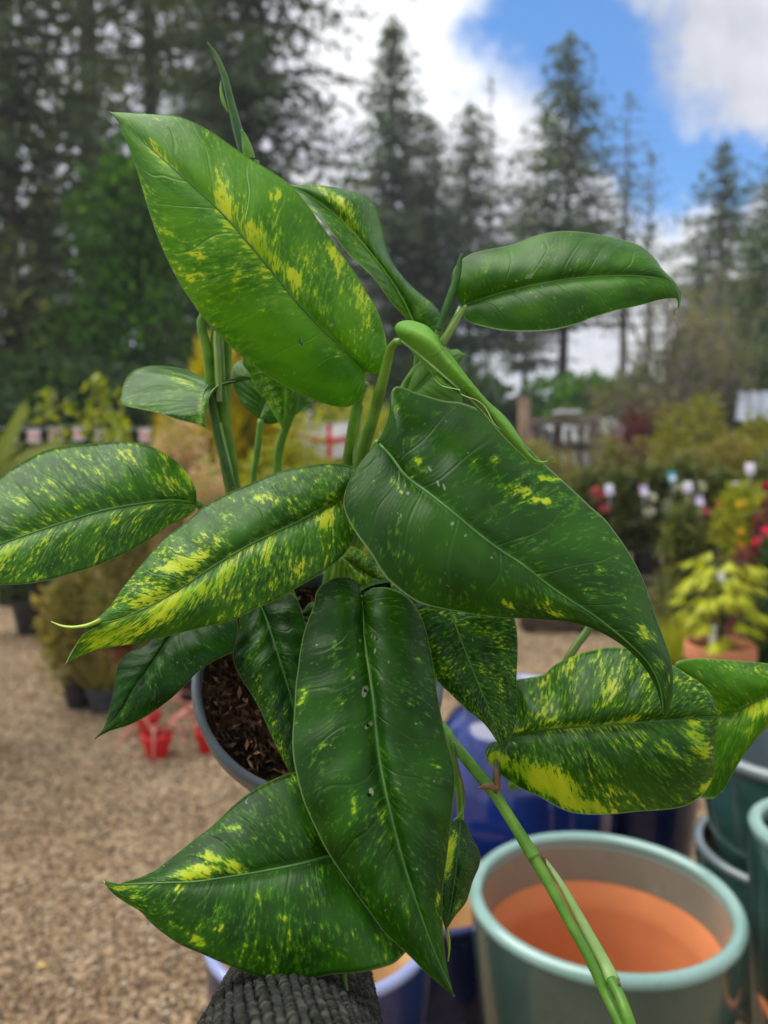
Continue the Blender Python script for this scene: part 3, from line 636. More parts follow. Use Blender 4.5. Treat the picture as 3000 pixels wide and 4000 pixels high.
# ------------------------------------------------------------------ nursery pots
M['black'] = m_plain('black_plastic', (.018, .019, .022), .45, .3, 20., .5)
M['grey'] = m_plain('grey_plastic', (.05, .055, .065), .5, .3, 20., .5)
M['red'] = m_plain('red_plastic', (.62, .012, .015), .4, .12, 20., .5)
M['terra'] = m_plain('terracotta', (.56, .22, .11), .8, .14, 9., .3, bump=.1)
M['terradark'] = m_plain('terracotta_dark', (.26, .065, .03), .8, .25, 9., .3)
b = NB('potting_soil'); n = b.noise(b.objco(), 60, 6, .7); n2 = b.noise(b.objco(), 22, 4)
M['soil'] = b.done(b.bsdf(b.ramp(n, [(.3, (.008, .005, .003)), (.72, (.12, .06, .028)), (.5, (.035, .018, .009))]), .95, .2, b.bump(n2, 1.0, .012)))
M['label'] = m_plain('label_white', (.80, .82, .86), .5, .04)
def nursery_pot(t, r, h, mat, soil=True, taper=.74, rim=.012, z=0.0):
    pr = [(r * taper * .98, 0), (r * taper, .004), (r * .97, h - .035), (r * .97 + .001, h - .033), (r + rim * .6, h - .032), (r + rim * .6, h - .002), (r + rim * .3, h), (r - .004, h), (r - .008, h - .035), (r * taper - .006, .012), (.0005, .012)]
    V, F = lathe_data(pr, 32); F.append(tuple(range(32))[::-1]); o = obj('pot', mesh('pot', V, F, M[mat], False), t); o.location.z = z
    if soil:
        V, F = lathe_data([(r - .01, h - .04), (r * .6, h - .03), (r * .25, h - .034), (.001, h - .028)], 24); s = obj('soil', mesh('soil', V, F, M['soil'], True), t); s.location.z = z
    return o
# left group
g = G(172, 1527); t = thing('potted_shrub', 'olive brown shrub in a black pot standing on the gravel beside the red pots', 'potted plant', (g[0], g[1], 0))
nursery_pot(t, .085, .17, 'black'); V, F = cloud(60, blobs_for(60, .22, .2, .22, .8, 18, .4), 2600, .045, .02, .3); obj('foliage', mesh('foliage', V, F, M['fol_olive']), t)
tube('stem', [(0, 0, .13), (.02, 0, .4), (0, .02, .7)], [.012, .009, .004], M['bark'], t, 6)
g = G(222, 1537); t = thing('potted_shrub', 'grassy plant in a dark grey pot between the black pot and red pots', 'potted plant', (g[0], g[1], 0)); nursery_pot(t, .075, .13, 'grey')
r = np.random.default_rng(61); d = unit(np.c_[r.normal(0, .7, (160, 2)), np.ones(160)]); V, F = quads(np.c_[r.normal(0, .02, (160, 2)), np.full(160, .10)], d, unit(np.cross(d, rnd_dirs(r, 160))), .26 * r.uniform(.5, 1.2, 160), np.full(160, .008)); obj('foliage', mesh('foliage', V, F, M['fol_olive']), t)
g = G(215, 1490); t = thing('potted_shrub', 'feathery yellow green plant in a rust brown pot behind the black pot', 'potted plant', (g[0] + .02, g[1] + .22, 0)); nursery_pot(t, .11, .2, 'terradark')
V, F = cloud(62, blobs_for(62, .30, .25, .22, .95, 20, .4), 2800, .05, .018, .5); obj('foliage', mesh('foliage', V, F, M['fol_olive']), t)
V, F = cloud(63, [(-.12, 0, .35, .16, .12, .1), (.2, 0, .3, .16, .12, .09), (-.3, .05, .18, .12, .1, .07)], 700, .06, .025, .2); obj('foliage', mesh('foliage', V, F, M['fol_yg']), t)
tube('stem', [(0, 0, .16), (.02, 0, .5), (0, .02, .8)], [.014, .010, .004], M['bark'], t, 6)
M['phormium'] = m_foliage('phormium', (.30, .08, .07), (.48, .19, .16), .4, .2)
for i, (dx, dy, rr_, lb) in enumerate(((340, 1634, .062, 'bright red plastic pot with pink strap leaves lying on the gravel'), (452, 1622, .058, 'bright red plastic pot tucked beside the hanging pot rim'), (320, 1585, .055, 'bright red plastic pot standing behind the other red pots'))):
    g = G(dx, dy); t = thing('red_pot', lb, 'potted plant', (g[0], g[1], 0), 'red pots on the gravel'); nursery_pot(t, rr_, .105, 'red')
    r = random.Random(70 + i); parts = []
    for k in range(9):
        a = r.uniform(0, 6.28); l = r.uniform(.14, .34); parts.append(tube_data([(0, 0, .07), (math.cos(a) * l * .5, math.sin(a) * l * .5, .18), (math.cos(a) * l, math.sin(a) * l, r.uniform(.02, .16))], [.006, .011, .002], 6, 10, .2))
    V, F = join(parts); obj('strap_leaves', mesh('strap_leaves', V, F, M['phormium'], True), t)
a, c = G(445, 1560, .16), G(368, 1630, .01); g = (a + c) / 2
t = thing('strap_leaf', 'wide dusty pink strap leaf arching down to the gravel between red pots', 'leaf', (g[0], g[1], 0)); t['group'] = 'red pots on the gravel'
tube('blade', [a - (g[0], g[1], 0), (a + c) / 2 + (0, 0, .05) - (g[0], g[1], 0), c - (g[0], g[1], 0)], [.006, .016, .004], M['phormium'], t, 8, 14, .18)
g = G(405, 1548); t = thing('potted_shrub', 'dark leaved plant in a black pot behind the red pots', 'potted plant', (g[0], g[1] + .2, 0)); nursery_pot(t, .1, .18, 'black')
V, F = cloud(64, blobs_for(64, .2, .18, .2, .5, 12, .45), 1500, .05, .025, .3); obj('foliage', mesh('foliage', V, F, M['fol_olive']), t)
g = G(80, 1310); t = thing('plant_crate', 'black plastic plant crate on the gravel at the yard edge', 'crate', (g[0], g[1] + .2, 0))
for (cx, cy, sx, sy) in ((0, -.2, .62, .02), (0, .2, .62, .02), (-.30, 0, .02, .38), (.30, 0, .02, .38)):
    for k in range(3): box('slat', (cx, cy, .05 + k * .085), (sx, sy, .07), M['black'], t)
box('base', (0, 0, .012), (.6, .38, .02), M['black'], t)
for cx in (-.3, .3):
    for cy in (-.2, .2): box('corner', (cx, cy, .14), (.035, .035, .28), M['black'], t)
for i, (dx, Yq, mt, lb) in enumerate(((60, 5.9, 'fol_deep', 'dark leafy potted shrub behind the black crate'), (285, 5.6, 'fol_olive', 'brownish potted shrub below the pink shrub'), (560, 4.8, 'fol_olive', 'olive potted shrub seen under the paired stems'))):
    p = at_y(dx, 951, Yq); t = thing('potted_shrub', lb, 'potted plant', (p[0], Yq, 0)); nursery_pot(t, .16, .26, 'black')
    V, F = cloud(80 + i, blobs_for(80 + i, .42, .32, .3, .95, 18, .42), 2600, .06, .03, .3); obj('foliage', mesh('foliage', V, F, M[mt]), t); tube('stem', [(0, 0, .2), (.02, 0, .5), (0, 0, .8)], [.014, .01, .004], M['bark'], t, 6)

# ------------------------------------------------------------------ flower bench on the right
M['benchwood'] = m_plain('bench_wood', (.085, .06, .042), .9, .35, 7., bump=.4)
YBn = 6.3; x0, x1 = at_y(1105, 1100, YBn)[0], at_y(1680, 1100, YBn)[0] + .6
zb = at_y(1400, 1245, YBn - .35)[2]
t = thing('plant_bench', 'long dark timber bench carrying the flowering shrubs', 'bench', ((x0 + x1) / 2, YBn, 0)); w = x1 - x0
for k in range(6): box('top_plank', (0, -.36 + k * .145, zb - .02), (w, .135, .035), M['benchwood'], t, bev=.003)
for k in range(3): box('front_board', (0, -.44, .09 + k * (zb - .06) / 3), (w, .025, (zb - .06) / 3 - .012), M['benchwood'], t, bev=.003)
for x in np.linspace(-w / 2 + .08, w / 2 - .08, 5):
    for y in (-.38, .38): box('leg', (x, y, (zb - .04) / 2), (.08, .08, zb - .04), M['benchwood'], t)
M['petal_pink'] = m_foliage('petals_pink', (.60, .12, .16), (.75, .30, .32), .5, .3); M['petal_lilac'] = m_foliage('petals_lilac', (.62, .42, .66), (.80, .66, .82), .5, .3)
M['petal_white'] = m_foliage('petals_white', (.66, .66, .62), (.8, .8, .78), .5, .3); M['petal_red'] = m_foliage('petals_red', (.45, .015, .06), (.62, .05, .14), .5, .3); M['petal_yellow'] = m_foliage('petals_yellow', (.6, .36, .02), (.7, .5, .04), .5, .3)
M['lab_teal'] = m_plain('label_teal', (.02, .36, .46), .4, .05); M['lab_lilac'] = m_plain('label_lilac', (.55, .42, .66), .4, .2, 30.)
M['fol_glossy'] = m_foliage('foliage_glossy', (.025, .06, .03), (.085, .15, .05), .4, .3, (.22, .23, .06))
def bench_plant(dx, ytop, Yq, w, seed, label, mat='fol_glossy', petals=None, nf=0, card=None, L=.07, n=2300):
    p = at_y(dx, ytop, Yq); t = thing('potted_shrub', label, 'potted plant', (p[0], Yq, zb), 'shrubs for sale on the bench'); hh = p[2] - zb
    nursery_pot(t, .115, .2, 'black')
    bl = blobs_for(seed, w, w * .75, .22, hh, 16, .42); V, F = cloud(seed, bl, n, L, L * .42, .25, .45); obj('foliage', mesh('foliage', V, F, M[mat]), t)
    tube('stem', [(0, 0, .15), (.015, .01, .3), (0, 0, hh * .7)], [.014, .01, .004], M['bark'], t, 6)
    r = np.random.default_rng(seed)
    for k in range(nf):
        a = r.uniform(0, 6.28); d = unit(np.array((math.cos(a), -abs(math.sin(a)) - .2, r.uniform(-.1, .9)))); c0 = np.array((0, 0, .22 + (hh - .22) * .55)) + d * (w * .95, w * .75, (hh - .2) * .48)
        dd = unit(d + r.normal(0, .9, (26, 3))); V, F = quads(np.repeat(c0[None], 26, 0) + dd * .01, dd, unit(np.cross(dd, rnd_dirs(r, 26))), np.full(26, .042), np.full(26, .034)); obj('flower', mesh('flower', V, F, M[petals]), t)
    for (cx, cy, mt) in (card or []):
        q = at_y(cx, cy, Yq - w * .8); lo = q - np.array((p[0], Yq, zb)); V, F = box_data((0, 0, .0), (.062, .004, .078), 0, .0); m = obj('plant_label', mesh('plant_label', V, F, M[mt]), t); m.location = lo; m.rotation_euler = (-.3, 0, .3 * math.sin(cx))
        V, F = box_data((.0, -.004, -.012), (.048, .003, .032)); obj('print_panel', mesh('print_panel', V, F, M['label' if mt != 'label' else 'lab_lilac']), m)
        tube('label_stake', [(0, .006, -.03), (0, .03, -.15)], [.0025, .002], M['label'], m, 5)
# back row: flat-topped
for i, (dx, lb) in enumerate(((1150, 'clipped olive shrub on the bench beside the timber stand'), (1235, 'clipped olive shrub on the bench in front of the timber stand'), (1320, 'clipped olive shrub on the bench in front of the long greenhouse'), (1405, 'clipped olive shrub on the bench below the purple shrub'), (1490, 'clipped olive shrub on the bench below the yellow flowering shrub'), (1580, 'clipped olive shrub on the bench in front of the shed'), (1665, 'clipped olive shrub on the bench at the shed corner'))):
    bench_plant(dx, 985 + 5 * math.sin(i * 2.3), YBn + .22, .26, 100 + i, lb, 'fol_olive' if i % 2 else 'fol_twig', L=.045, n=2800)
for a in ((1255, 1032, 'salmon pink flowering shrub on the bench behind the large drooping leaf tip', 'petal_pink', 6, None), (1330, 1040, 'dark glossy shrub without flowers on the bench beside the salmon flowers', None, 0, [(1316, 1058, 'label')]),
          (1400, 1035, 'dark glossy shrub with a lilac picture label on the bench', 'petal_white', 2, [(1391, 1060, 'lab_lilac')]), (1470, 1028, 'dark glossy shrub with a teal picture label on the bench', 'petal_white', 4, [(1452, 1030, 'lab_teal'), (1486, 1052, 'label')]),
          (1535, 1045, 'dark glossy shrub with pink buds and lilac label on the bench', 'petal_pink', 4, [(1511, 1083, 'lab_lilac')]), (1600, 1040, 'dark glossy shrub with pale labels on the bench above the golden maple', 'petal_white', 2, [(1620, 1012, 'label'), (1592, 1052, 'label')]), (1664, 1020, 'crimson flowering shrub at the end of the bench', 'petal_red', 9, None)):
    bench_plant(a[0], a[1], YBn - .2, .21, 120 + a[0], a[2], petals=a[3], nf=a[4], card=a[5])
# golden maple in terracotta
g = at_y(1556, 1388, 3.75); base = np.array((g[0], g[1], 0)); hz = g[2]
t = thing('potted_maple', 'lime yellow cut-leaf maple in a terracotta pot below the bench', 'potted plant', (g[0], g[1], 0))
R = 72 / FPX * 3.9; rp_ = R
pr = [(rp_ * .70, hz - .33 if hz > .33 else 0), (rp_ * .90, hz - .085), (rp_ * .985, hz - .083), (rp_ * 1.0, hz - .07), (rp_ * 1.0, hz - .012), (rp_ * .97, hz), (rp_ * .90, hz - .004), (rp_ * .88, hz - .05), (rp_ * .6, hz - .30)]
pr[0] = (rp_ * .66, 0.0); V, F = lathe_data(pr, 40); F.append(tuple(range(40))[::-1]); o = obj('pot', mesh('pot', V, F, M['terra'], True), t); o.data.shade_auto_smooth if False else None
V, F = lathe_data([(rp_ * .89, hz - .045), (rp_ * .5, hz - .035), (.001, hz - .03)], 24); obj('soil', mesh('soil', V, F, M['soil'], True), t)
r = np.random.default_rng(9); parts = [tube_data([(0, 0, hz - .06), (.01, 0, hz + .15), (-.03, 0, hz + .36)], [.011, .008, .003], 6, 8)]; tw = []
for k in range(64):
    a = r.uniform(0, 6.28); z = hz + r.uniform(.03, .38); l = r.uniform(.06, .22) * (1.15 - (z - hz) * 1.2); e = np.array((math.cos(a) * l, math.sin(a) * l, z + r.uniform(-.02, .06))); parts.append(tube_data([(0, 0, z - .04), e * (.5, .5, 1) + (0, 0, .015), e], [.004, .003, .0015], 5)); tw.append((e, a))
V, F = join(parts); obj('stem', mesh('stem', V, F, M['bark'], True), t)
for e, a in tw:
    n = 11; sp = a + np.linspace(-1.25, 1.25, n); d = unit(np.c_[np.cos(sp), np.sin(sp), -.45 - r.random(n) * .55]); V, F = quads(np.repeat(e[None], n, 0), d, unit(np.cross(d, (0, 0, 1.))), .105 * (1 - .3 * np.abs(np.linspace(-1, 1, n))) * r.uniform(.8, 1.2, n), np.full(n, .013)); obj('leaf', mesh('leaf', V, F, M['fol_lime']), t)
q = at_y(1526, 1365, 3.70) - np.array((g[0], g[1], 0)); box('plant_label', (q[0], -.12, q[2]), (.03, .003, .09), M['label'], t)
q = at_y(1549, 1240, 3.70) - np.array((g[0], g[1], 0)); box('name_tag', (q[0], -.10, q[2]), (.03, .003, .05), M['label'], t, label='white paper tag tied to the maple stem')
g = G(1492, 1440); p = at_y(1480, 951, 4.3); t = thing('ornamental_grass', 'soft olive grass in a black pot beside the terracotta pot', 'potted plant', (p[0], 4.3, 0)); nursery_pot(t, .11, .2, 'black')
r = np.random.default_rng(91); n = 700; d = unit(np.c_[r.normal(0, .5, (n, 2)), np.ones(n)]); V, F = quads(np.c_[r.normal(0, .04, (n, 2)), np.full(n, .16)], d, unit(np.cross(d, rnd_dirs(r, n))), .34 * r.uniform(.4, 1.15, n), np.full(n, .006)); obj('foliage', mesh('foliage', V, F, M['fol_yg']), t)
for dx, Yq, lb, mt, pt, top in ((1655, 4.3, 'crimson and orange leaved shrub in a black pot beside the golden maple', 'fol_red', 'petal_red', 1140), (1700, 4.0, 'dark leaved shrub in a black pot at the yard edge by the maple', 'fol_deep', None, 1200), (1600, 5.0, 'pale variegated upright shrub in a black pot behind the golden maple', 'fol_yg', 'petal_yellow', 1085), (1470, 5.1, 'dark rosemary-like shrub in a black pot in front of the bench', 'fol_glossy', None, 1130)):
    p = at_y(dx, top, Yq); t = thing('potted_shrub', lb, 'potted plant', (p[0], Yq, 0)); nursery_pot(t, .14, .24, 'black'); sd = dx
    V, F = cloud(sd, blobs_for(sd, .2, .18, .3, p[2], 16, .4), 2000, .06, .022, .5); obj('foliage', mesh('foliage', V, F, M[mt]), t); tube('stem', [(0, 0, .2), (.02, 0, .4), (0, 0, p[2] * .8)], [.014, .01, .004], M['bark'], t, 6)
    r = np.random.default_rng(sd)
    for k in range(7 if pt else 0):
        c0 = np.array((r.uniform(-.17, .12), -.16, r.uniform(.45, p[2]))); dd = unit(r.normal(0, 1, (22, 3))); V, F = quads(np.repeat(c0[None], 22, 0), dd, unit(np.cross(dd, rnd_dirs(r, 22))), np.full(22, .035), np.full(22, .026)); obj('flower', mesh('flower', V, F, M[pt]), t)

# ------------------------------------------------------------------ glazed pots
def m_glaze(name, c1, c2, rough=.16, rim=None, zr=None):
    b = NB(name); o = b.objco(); n = b.noise(o, 5, 5, .6, .6); c = b.mix(b.step(n, .3, .7), c1, c2)
    fine = b.noise(o, 70, 3)
    c = b.mix(b.math('MULTIPLY', b.step(fine, .62, .72), .3), c, [x * .5 for x in c1])
    if rim:
        s = b.n('ShaderNodeSeparateXYZ'); b.l(o, s.inputs[0]); c = b.mix(b.step(b.math('ADD', s.outputs[2], b.math('MULTIPLY', n, .01)), zr[0], zr[1]), c, rim)
    return b.done(b.bsdf(c, rough, .5, b.bump(b.noise(o, 18, 3), .08, .004), coat=.6))
M['celadon'] = m_glaze('celadon_glaze', (.035, .07, .054), (.06, .10, .078), .2)
M['celadonrim'] = m_glaze('celadon_rim', (.16, .29, .25), (.23, .37, .33), .15)  # much paler than the body: the rim's highlight is put into this colour
M['celadonin'] = m_glaze('celadon_inside', (.17, .165, .125), (.22, .21, .16), .3)
M['teal'] = m_glaze('teal_glaze', (.012, .045, .038), (.034, .095, .082), .16)
M['tealrim'] = m_glaze('teal_rim', (.09, .13, .14), (.16, .20, .21), .2)
M['navy'] = m_glaze('navy_glaze', (.004, .008, .045), (.008, .02, .12), .12)
M['cobalt'] = m_glaze('cobalt_glaze', (.004, .012, .085), (.008, .026, .17), .12)
M['bluerim'] = m_glaze('blue_rim', (.18, .22, .42), (.26, .30, .50), .2)
M['clay'] = m_plain('clay_inside', (.56, .20, .075), .85, .1, 5., .25, bump=.1)
M['buff'] = m_plain('buff_clay', (.58, .37, .17), .85, .12, 5., .25)
def glazed_pot(name, label, loc, R, H, mo, mr_, mi, mc, prof=None, band=.1, lip=.02, group=None):
    t = thing(name, label, 'pot', loc, group)
    prof = prof or [(.66, 0), (.70, .03), (.80, .25), (.90, .55), (.965, .82), (.985, 1 - lip * 1.3 / H)]
    o_ = smooth_prof([(r * R, z * H) for r, z in prof], 30); wall = .028 * R / .25
    V, F = lathe_data([(.001, .0)] + o_, 72); obj('body', mesh('body', V, F, M[mo], True), t)
    zr = o_[-1][1]; ro = o_[-1][0]
    an = np.linspace(-.35 * PI, 1.25 * PI, 16); cx, cz = R - lip, zr + lip * .75
    ring = [(ro - .002, zr - .002)] + [(cx + lip * math.cos(x), cz + lip * .95 * math.sin(x)) for x in an] + [(cx - lip * .9, zr - .004)]
    V, F = lathe_data(ring, 72); obj('rim', mesh('rim', V, F, M[mr_], True), t)
    ri = cx - lip * .9
    V, F = lathe_data([(ri, zr - .003), (ri - .003, zr - band * .5), (ri - .007, zr - band)], 72); F = [f[::-1] for f in F]; obj('glazed_band', mesh('glazed_band', V, F, M[mi], True), t)
    inn = [(ri - .0072, zr - band - .0005)] + [(max(.02, r - wall - .012), z) for r, z in o_[::-1] if .06 < z < zr - band - .03] + [(o_[0][0] - wall, .04), (.001, .038)]
    V, F = lathe_data(inn, 72); obj('inner_wall', mesh('inner_wall', V, F, M[mc], True), t)
    return t
p = P(1303, 1936, 1.53); glazed_pot('glazed_pot', 'large pale sea green glazed pot with a rounded rim and bare terracotta inside', (p[0], p[1], 0), .25, p[2] + .002, 'celadon', 'celadonrim', 'celadonin', 'clay', band=.075, lip=.0135)
p = P(690, 2000, 1.46); glazed_pot('glazed_pot', 'navy glazed pot with buff inside, beside the knitted sleeve', (p[0], p[1], 0), .205, p[2], 'navy', 'bluerim', 'buff', 'buff', band=.05, lip=.011)
p = P(1120, 1780, 2.33)
pr = [(.55, 0), (.62, .03), (.86, .22), (1.0, .48), (.97, .68), (.80, .88), (.62, .965), (.60, .985)]
t = thing('glazed_jar', 'round bellied cobalt blue glazed jar behind the sea green pot', 'jar', (p[0], p[1], 0)); Rj = .265; Hj = .68; o_ = smooth_prof([(r * Rj, z * Hj) for r, z in pr], 36)
V, F = lathe_data([(.001, 0)] + o_, 72); obj('body', mesh('body', V, F, M['cobalt'], True), t)
V, F = lathe_data([(.155, Hj * .98), (.172, Hj * .99), (.18, Hj * 1.01), (.17, Hj * 1.03), (.15, Hj * 1.03), (.14, Hj), (.14, Hj * .85)], 48); obj('neck_rim', mesh('neck_rim', V, F, M['bluerim'], True), t)
V, F = lathe_data([(.001, Hj * .84), (.142, Hj * .85)], 48); obj('inside', mesh('inside', V, F, M['buff'], True), t)
p = P(1385, 1800, 2.48); glazed_pot('glazed_pot', 'dark navy glazed pot between the cobalt jar and the teal pots', (p[0], p[1], 0), .17, .46, 'navy', 'navy', 'navy', 'buff', band=.05, lip=.012)
p = P(960, 2060, 1.92); glazed_pot('glazed_pot', 'squat navy glazed pot behind the sea green pot and the hanging leaf tip', (p[0] - .02, p[1], 0), .18, .36, 'navy', 'navy', 'navy', 'buff', band=.05, lip=.012)
p = P(1722, 1830, 1.98); x, y, h = p
tp = [(.60, 0), (.64, .03), (.76, .25), (.88, .55), (.96, .82), (.985, .96)]
glazed_pot('glazed_pot', 'dark teal glazed pot holding another teal pot inside it', (x, y, 0), .235, h, 'teal', 'tealrim', 'teal', 'clay', tp, lip=.012)
ts = thing('glazed_pot', 'rounded teal glazed pot nested in the dark teal pot', 'pot', (x - .0, y + .0, h - .17)); 
o_ = smooth_prof([(.12, 0), (.15, .02), (.185, .14), (.215, .28), (.225, .40)], 24); V, F = lathe_data([(.001, 0)] + o_, 64); obj('body', mesh('body', V, F, M['teal'], True), ts)
V, F = lathe_data([(.223, .398), (.236, .405), (.238, .42), (.225, .43), (.205, .425), (.20, .40), (.19, .2), (.14, .03), (.001, .03)], 64); obj('rim', mesh('rim', V, F, M['tealrim'], True), ts)
p = P(1800, 1790, 1.57); glazed_pot('glazed_pot', 'teal glazed pot with pale rim beside the nested teal pots', (p[0], p[1], 0), .15, p[2], 'teal', 'celadonrim', 'teal', 'clay', lip=.014)
p = P(1790, 2030, 1.57); glazed_pot('glazed_pot', 'low dark teal pot with bare clay rim beside the sea green pot', (p[0] + .02, p[1] - .04, 0), .155, p[2] - .12, 'teal', 'clay', 'teal', 'clay', lip=.008)

# ------------------------------------------------------------------ the hero: potted plant
pc = P(689, 1455, .60)
plant = thing('potted_pothos', 'large yellow splashed pothos plant in a grey plastic pot, held up tilted towards us', 'potted plant', tuple(pc))
ORG = pc
def cam2w(v): q = R3 @ Vector((v[0], v[1], -v[2])); return np.array(q[:])
nrm = unit(cam2w((.06, .62, -.78)))
rot = Vector(nrm).to_track_quat('Z', 'Y').to_matrix().to_4x4()
RP, HP = .092, .15
pr = [(.001, -HP), (RP * .70, -HP), (RP * .715, -HP + .004), (RP * .95, -.026), (RP * .95, -.024), (RP * .985, -.022), (RP, -.002), (RP - .001, .001), (RP - .005, .0015), (RP - .0065, -.002), (RP - .008, -.03), (RP * .70, -HP + .01)]
V, F = lathe_data(pr, 72); o = obj('pot', mesh('pot', V, F, m_plain('pot_plastic_grey', (.10, .125, .145), .45, .18, 30., .5), True), plant); o.matrix_local = rot
# soil with crumbs
r = np.random.default_rng(5); n = 40; rr = np.linspace(.001, RP - .006, n); V = []; F = []
for i, q in enumerate(rr):
    for j in range(72):
        a = 2 * PI * j / 72; V.append((q * math.cos(a), q * math.sin(a), -.016 + .006 * math.sin(q * 90 + 3 * math.cos(a)) * math.cos(a * 3) + r.normal(0, .0018)))
for i in range(n - 1):
    for j in range(72): k = (j + 1) % 72; F.append((i * 72 + j, i * 72 + k, (i + 1) * 72 + k, (i + 1) * 72 + j))
so_ = obj('soil', mesh('soil', V, F, M['soil'], False), plant); so_.matrix_local = rot
n = 2600; a = r.uniform(0, 2 * PI, n); q = np.sqrt(r.random(n)) * (RP - .010); c = np.c_[np.cos(a) * q, np.sin(a) * q, -.014 + r.normal(0, .003, n)]; d = rnd_dirs(r, n, .3)
V, F = quads(c, d, unit(np.cross(d, rnd_dirs(r, n))), r.uniform(.003, .012, n), r.uniform(.001, .004, n)); b = NB('bark_chips'); M['chips'] = b.done(b.bsdf(b.ramp(b.isl(), [(0, (.012, .007, .004)), (1, (.26, .14, .07)), (.6, (.07, .035, .018))]), .95, .2))
o = obj('bark_chips', mesh('bark_chips', V, F, M['chips']), plant, 'stuff'); o.matrix_local = rot

def leaf(mid, left, right, zm, zl=(0,), zr=(0,), bulge=.006, under=False, tint=.25, speck=.5, blot=(), seed=None, nu=84, nv=16, quilt=.0007, wave=.0012, fold=.002, rib=('rib', .0017), nveins=11, label=None, bl=None, br=None, holes=(), scars_skygaps=()):
    leaf.k += 1; sd_ = seed if seed is not None else leaf.k * .137 % 1
    rr = np.random.default_rng(int(sd_ * 9999) + leaf.k)
    Mi, Le, Ri = cat(mid, nu), cat(left, nu), cat(right, nu)
    t = np.linspace(0, 1, nu); zi = lambda z: np.interp(t, np.linspace(0, 1, len(z)), z)
    def sm(z):
        q = zi(z); k = np.ones(9) / 9; return np.convolve(np.pad(q, 4, 'edge'), k, 'valid')
    zM = sm(zm); ZL = zM + sm(zl) * np.minimum(1, t * 8); ZR = zM + sm(zr) * np.minimum(1, t * 8)
    s = np.linspace(-1, 1, 2 * nv + 1); s = np.sign(s) * np.abs(s) ** .92; a = np.abs(s)
    pr_ = lambda p, z: np.stack([(p[:, 0] - 829.5) / FPX * z, -(p[:, 1] - 1106) / FPX * z, z], 1)
    m3, l3, r3 = pr_(Mi, zM), pr_(Le, ZL), pr_(Ri, ZR)
    e = np.where((s < 0)[None, :, None], l3[:, None], r3[:, None])
    G3 = m3[:, None] + (e - m3[:, None]) * a[None, :, None]
    wid = np.linalg.norm(e - m3[:, None], axis=2); wn_ = wid / (wid.max() + 1e-9)
    bb = np.where(s < 0, bulge if bl is None else bl, bulge if br is None else br)
    G3[:, :, 2] -= bb[None] * np.sin(PI * np.clip(a, 0, 1) ** .8)[None] * wn_
    vd = unit(G3); 
    G3 += vd * (fold * np.exp(-(a / .10) ** 2))[None, :, None] * np.sin(PI * np.clip(t * 1.1, 0, 1))[:, None, None]
    # normals by differences
    def nor(g): n_ = np.cross(np.gradient(g, axis=0), np.gradient(g, axis=1)); n_ = unit(n_); fl = np.sign((n_ * -unit(g)).sum(2)); return n_ * np.where(fl == 0, 1, fl)[..., None]
    N = nor(G3)
    cc = t[:, None] - .17 * (a ** .85)[None]
    ph = rr.uniform(0, 6, 2)[(s > 0).astype(int)]
    jit = .35 * np.sin(cc * 9 + ph[None])
    q = .55 * quilt * np.cos(2 * PI * nveins * cc + jit * 2) * (np.sin(PI * np.clip(a * .97 + .02, 0, 1)) ** .7)[None] * np.clip(wn_ * 1.3, 0, 1)
    q += wave * np.sin(2 * PI * (2.3 + rr.random()) * t[:, None] + ph[None] * 2) * (a ** 3)[None] * np.clip(wn_ * 1.5, 0, 1)
    G3 = G3 + N * q[..., None]
    W3 = np.einsum('ij,abj->abi', np.array(R3), G3 * (1, 1, -1)); W3[..., 2] += CAM_H
    NW = np.einsum('ij,abj->abi', np.array(R3), N * (1, 1, -1))
    nc = 2 * nv + 1; top = W3.reshape(-1, 3); bot = (W3 - NW * .0006).reshape(-1, 3); V = np.vstack([top, bot]) - ORG
    i, j = np.meshgrid(np.arange(nu - 1), np.arange(nc - 1), indexing='ij'); a0 = (i * nc + j).ravel(); quad = np.stack([a0, a0 + 1, a0 + nc + 1, a0 + nc], 1)
    if len(holes):
        cen = (Mi[:, None] * 0 + (Mi[:, None] + (np.where((s < 0)[None, :, None], Le[:, None], Ri[:, None]) - Mi[:, None]) * a[None, :, None])).reshape(-1, 2)[quad].mean(1)
        keep = np.ones(len(quad), bool)
        for (hx, hy, ha, hb, an) in holes:
            dx, dy = cen[:, 0] - hx, cen[:, 1] - hy; ca, sa = math.cos(an), math.sin(an); keep &= ((dx * ca + dy * sa) / ha) ** 2 + ((-dx * sa + dy * ca) / hb) ** 2 > 1
        quad = quad[keep]
    nn = nu * nc; f1 = quad; f2 = quad[:, ::-1] + nn
    # orientation: top faces must look to the camera
    p0 = top[f1[len(f1) // 2]]; fn = np.cross(p0[1] - p0[0], p0[3] - p0[0])
    if np.dot(fn, NW.reshape(-1, 3)[f1[len(f1) // 2, 0]]) < 0: f1, f2 = f1[:, ::-1], f2[:, ::-1]
    rim = []
    for cidx in (0, nc - 1):
        k = np.arange(nu - 1) * nc + cidx; rim.append(np.stack([k, k + nc, k + nc + nn, k + nn], 1))
    k = (nu - 1) * nc + np.arange(nc - 1); rim.append(np.stack([k, k + 1, k + 1 + nn, k + nn], 1))
    rim = np.vstack(rim); Fa = np.vstack([f1, f2, rim]); mi = np.r_[np.zeros(len(f1)), np.ones(len(f2)), np.full(len(rim), 2)]
    mats = [M['leaf'], M['under'], M['margin']] if not under else [M['under'], M['leaf'], M['margin']]
    me = mesh('leaf', V, Fa, mats, True, midx=mi)
    U = np.stack(np.broadcast_arrays(t[:, None], (s * .5 + .5)[None]), -1).reshape(-1, 2); U = np.vstack([U, U])
    uvl = me.uv_layers.new(name='UVMap'); uvl.data.foreach_set('uv', U[Fa.ravel()].ravel())
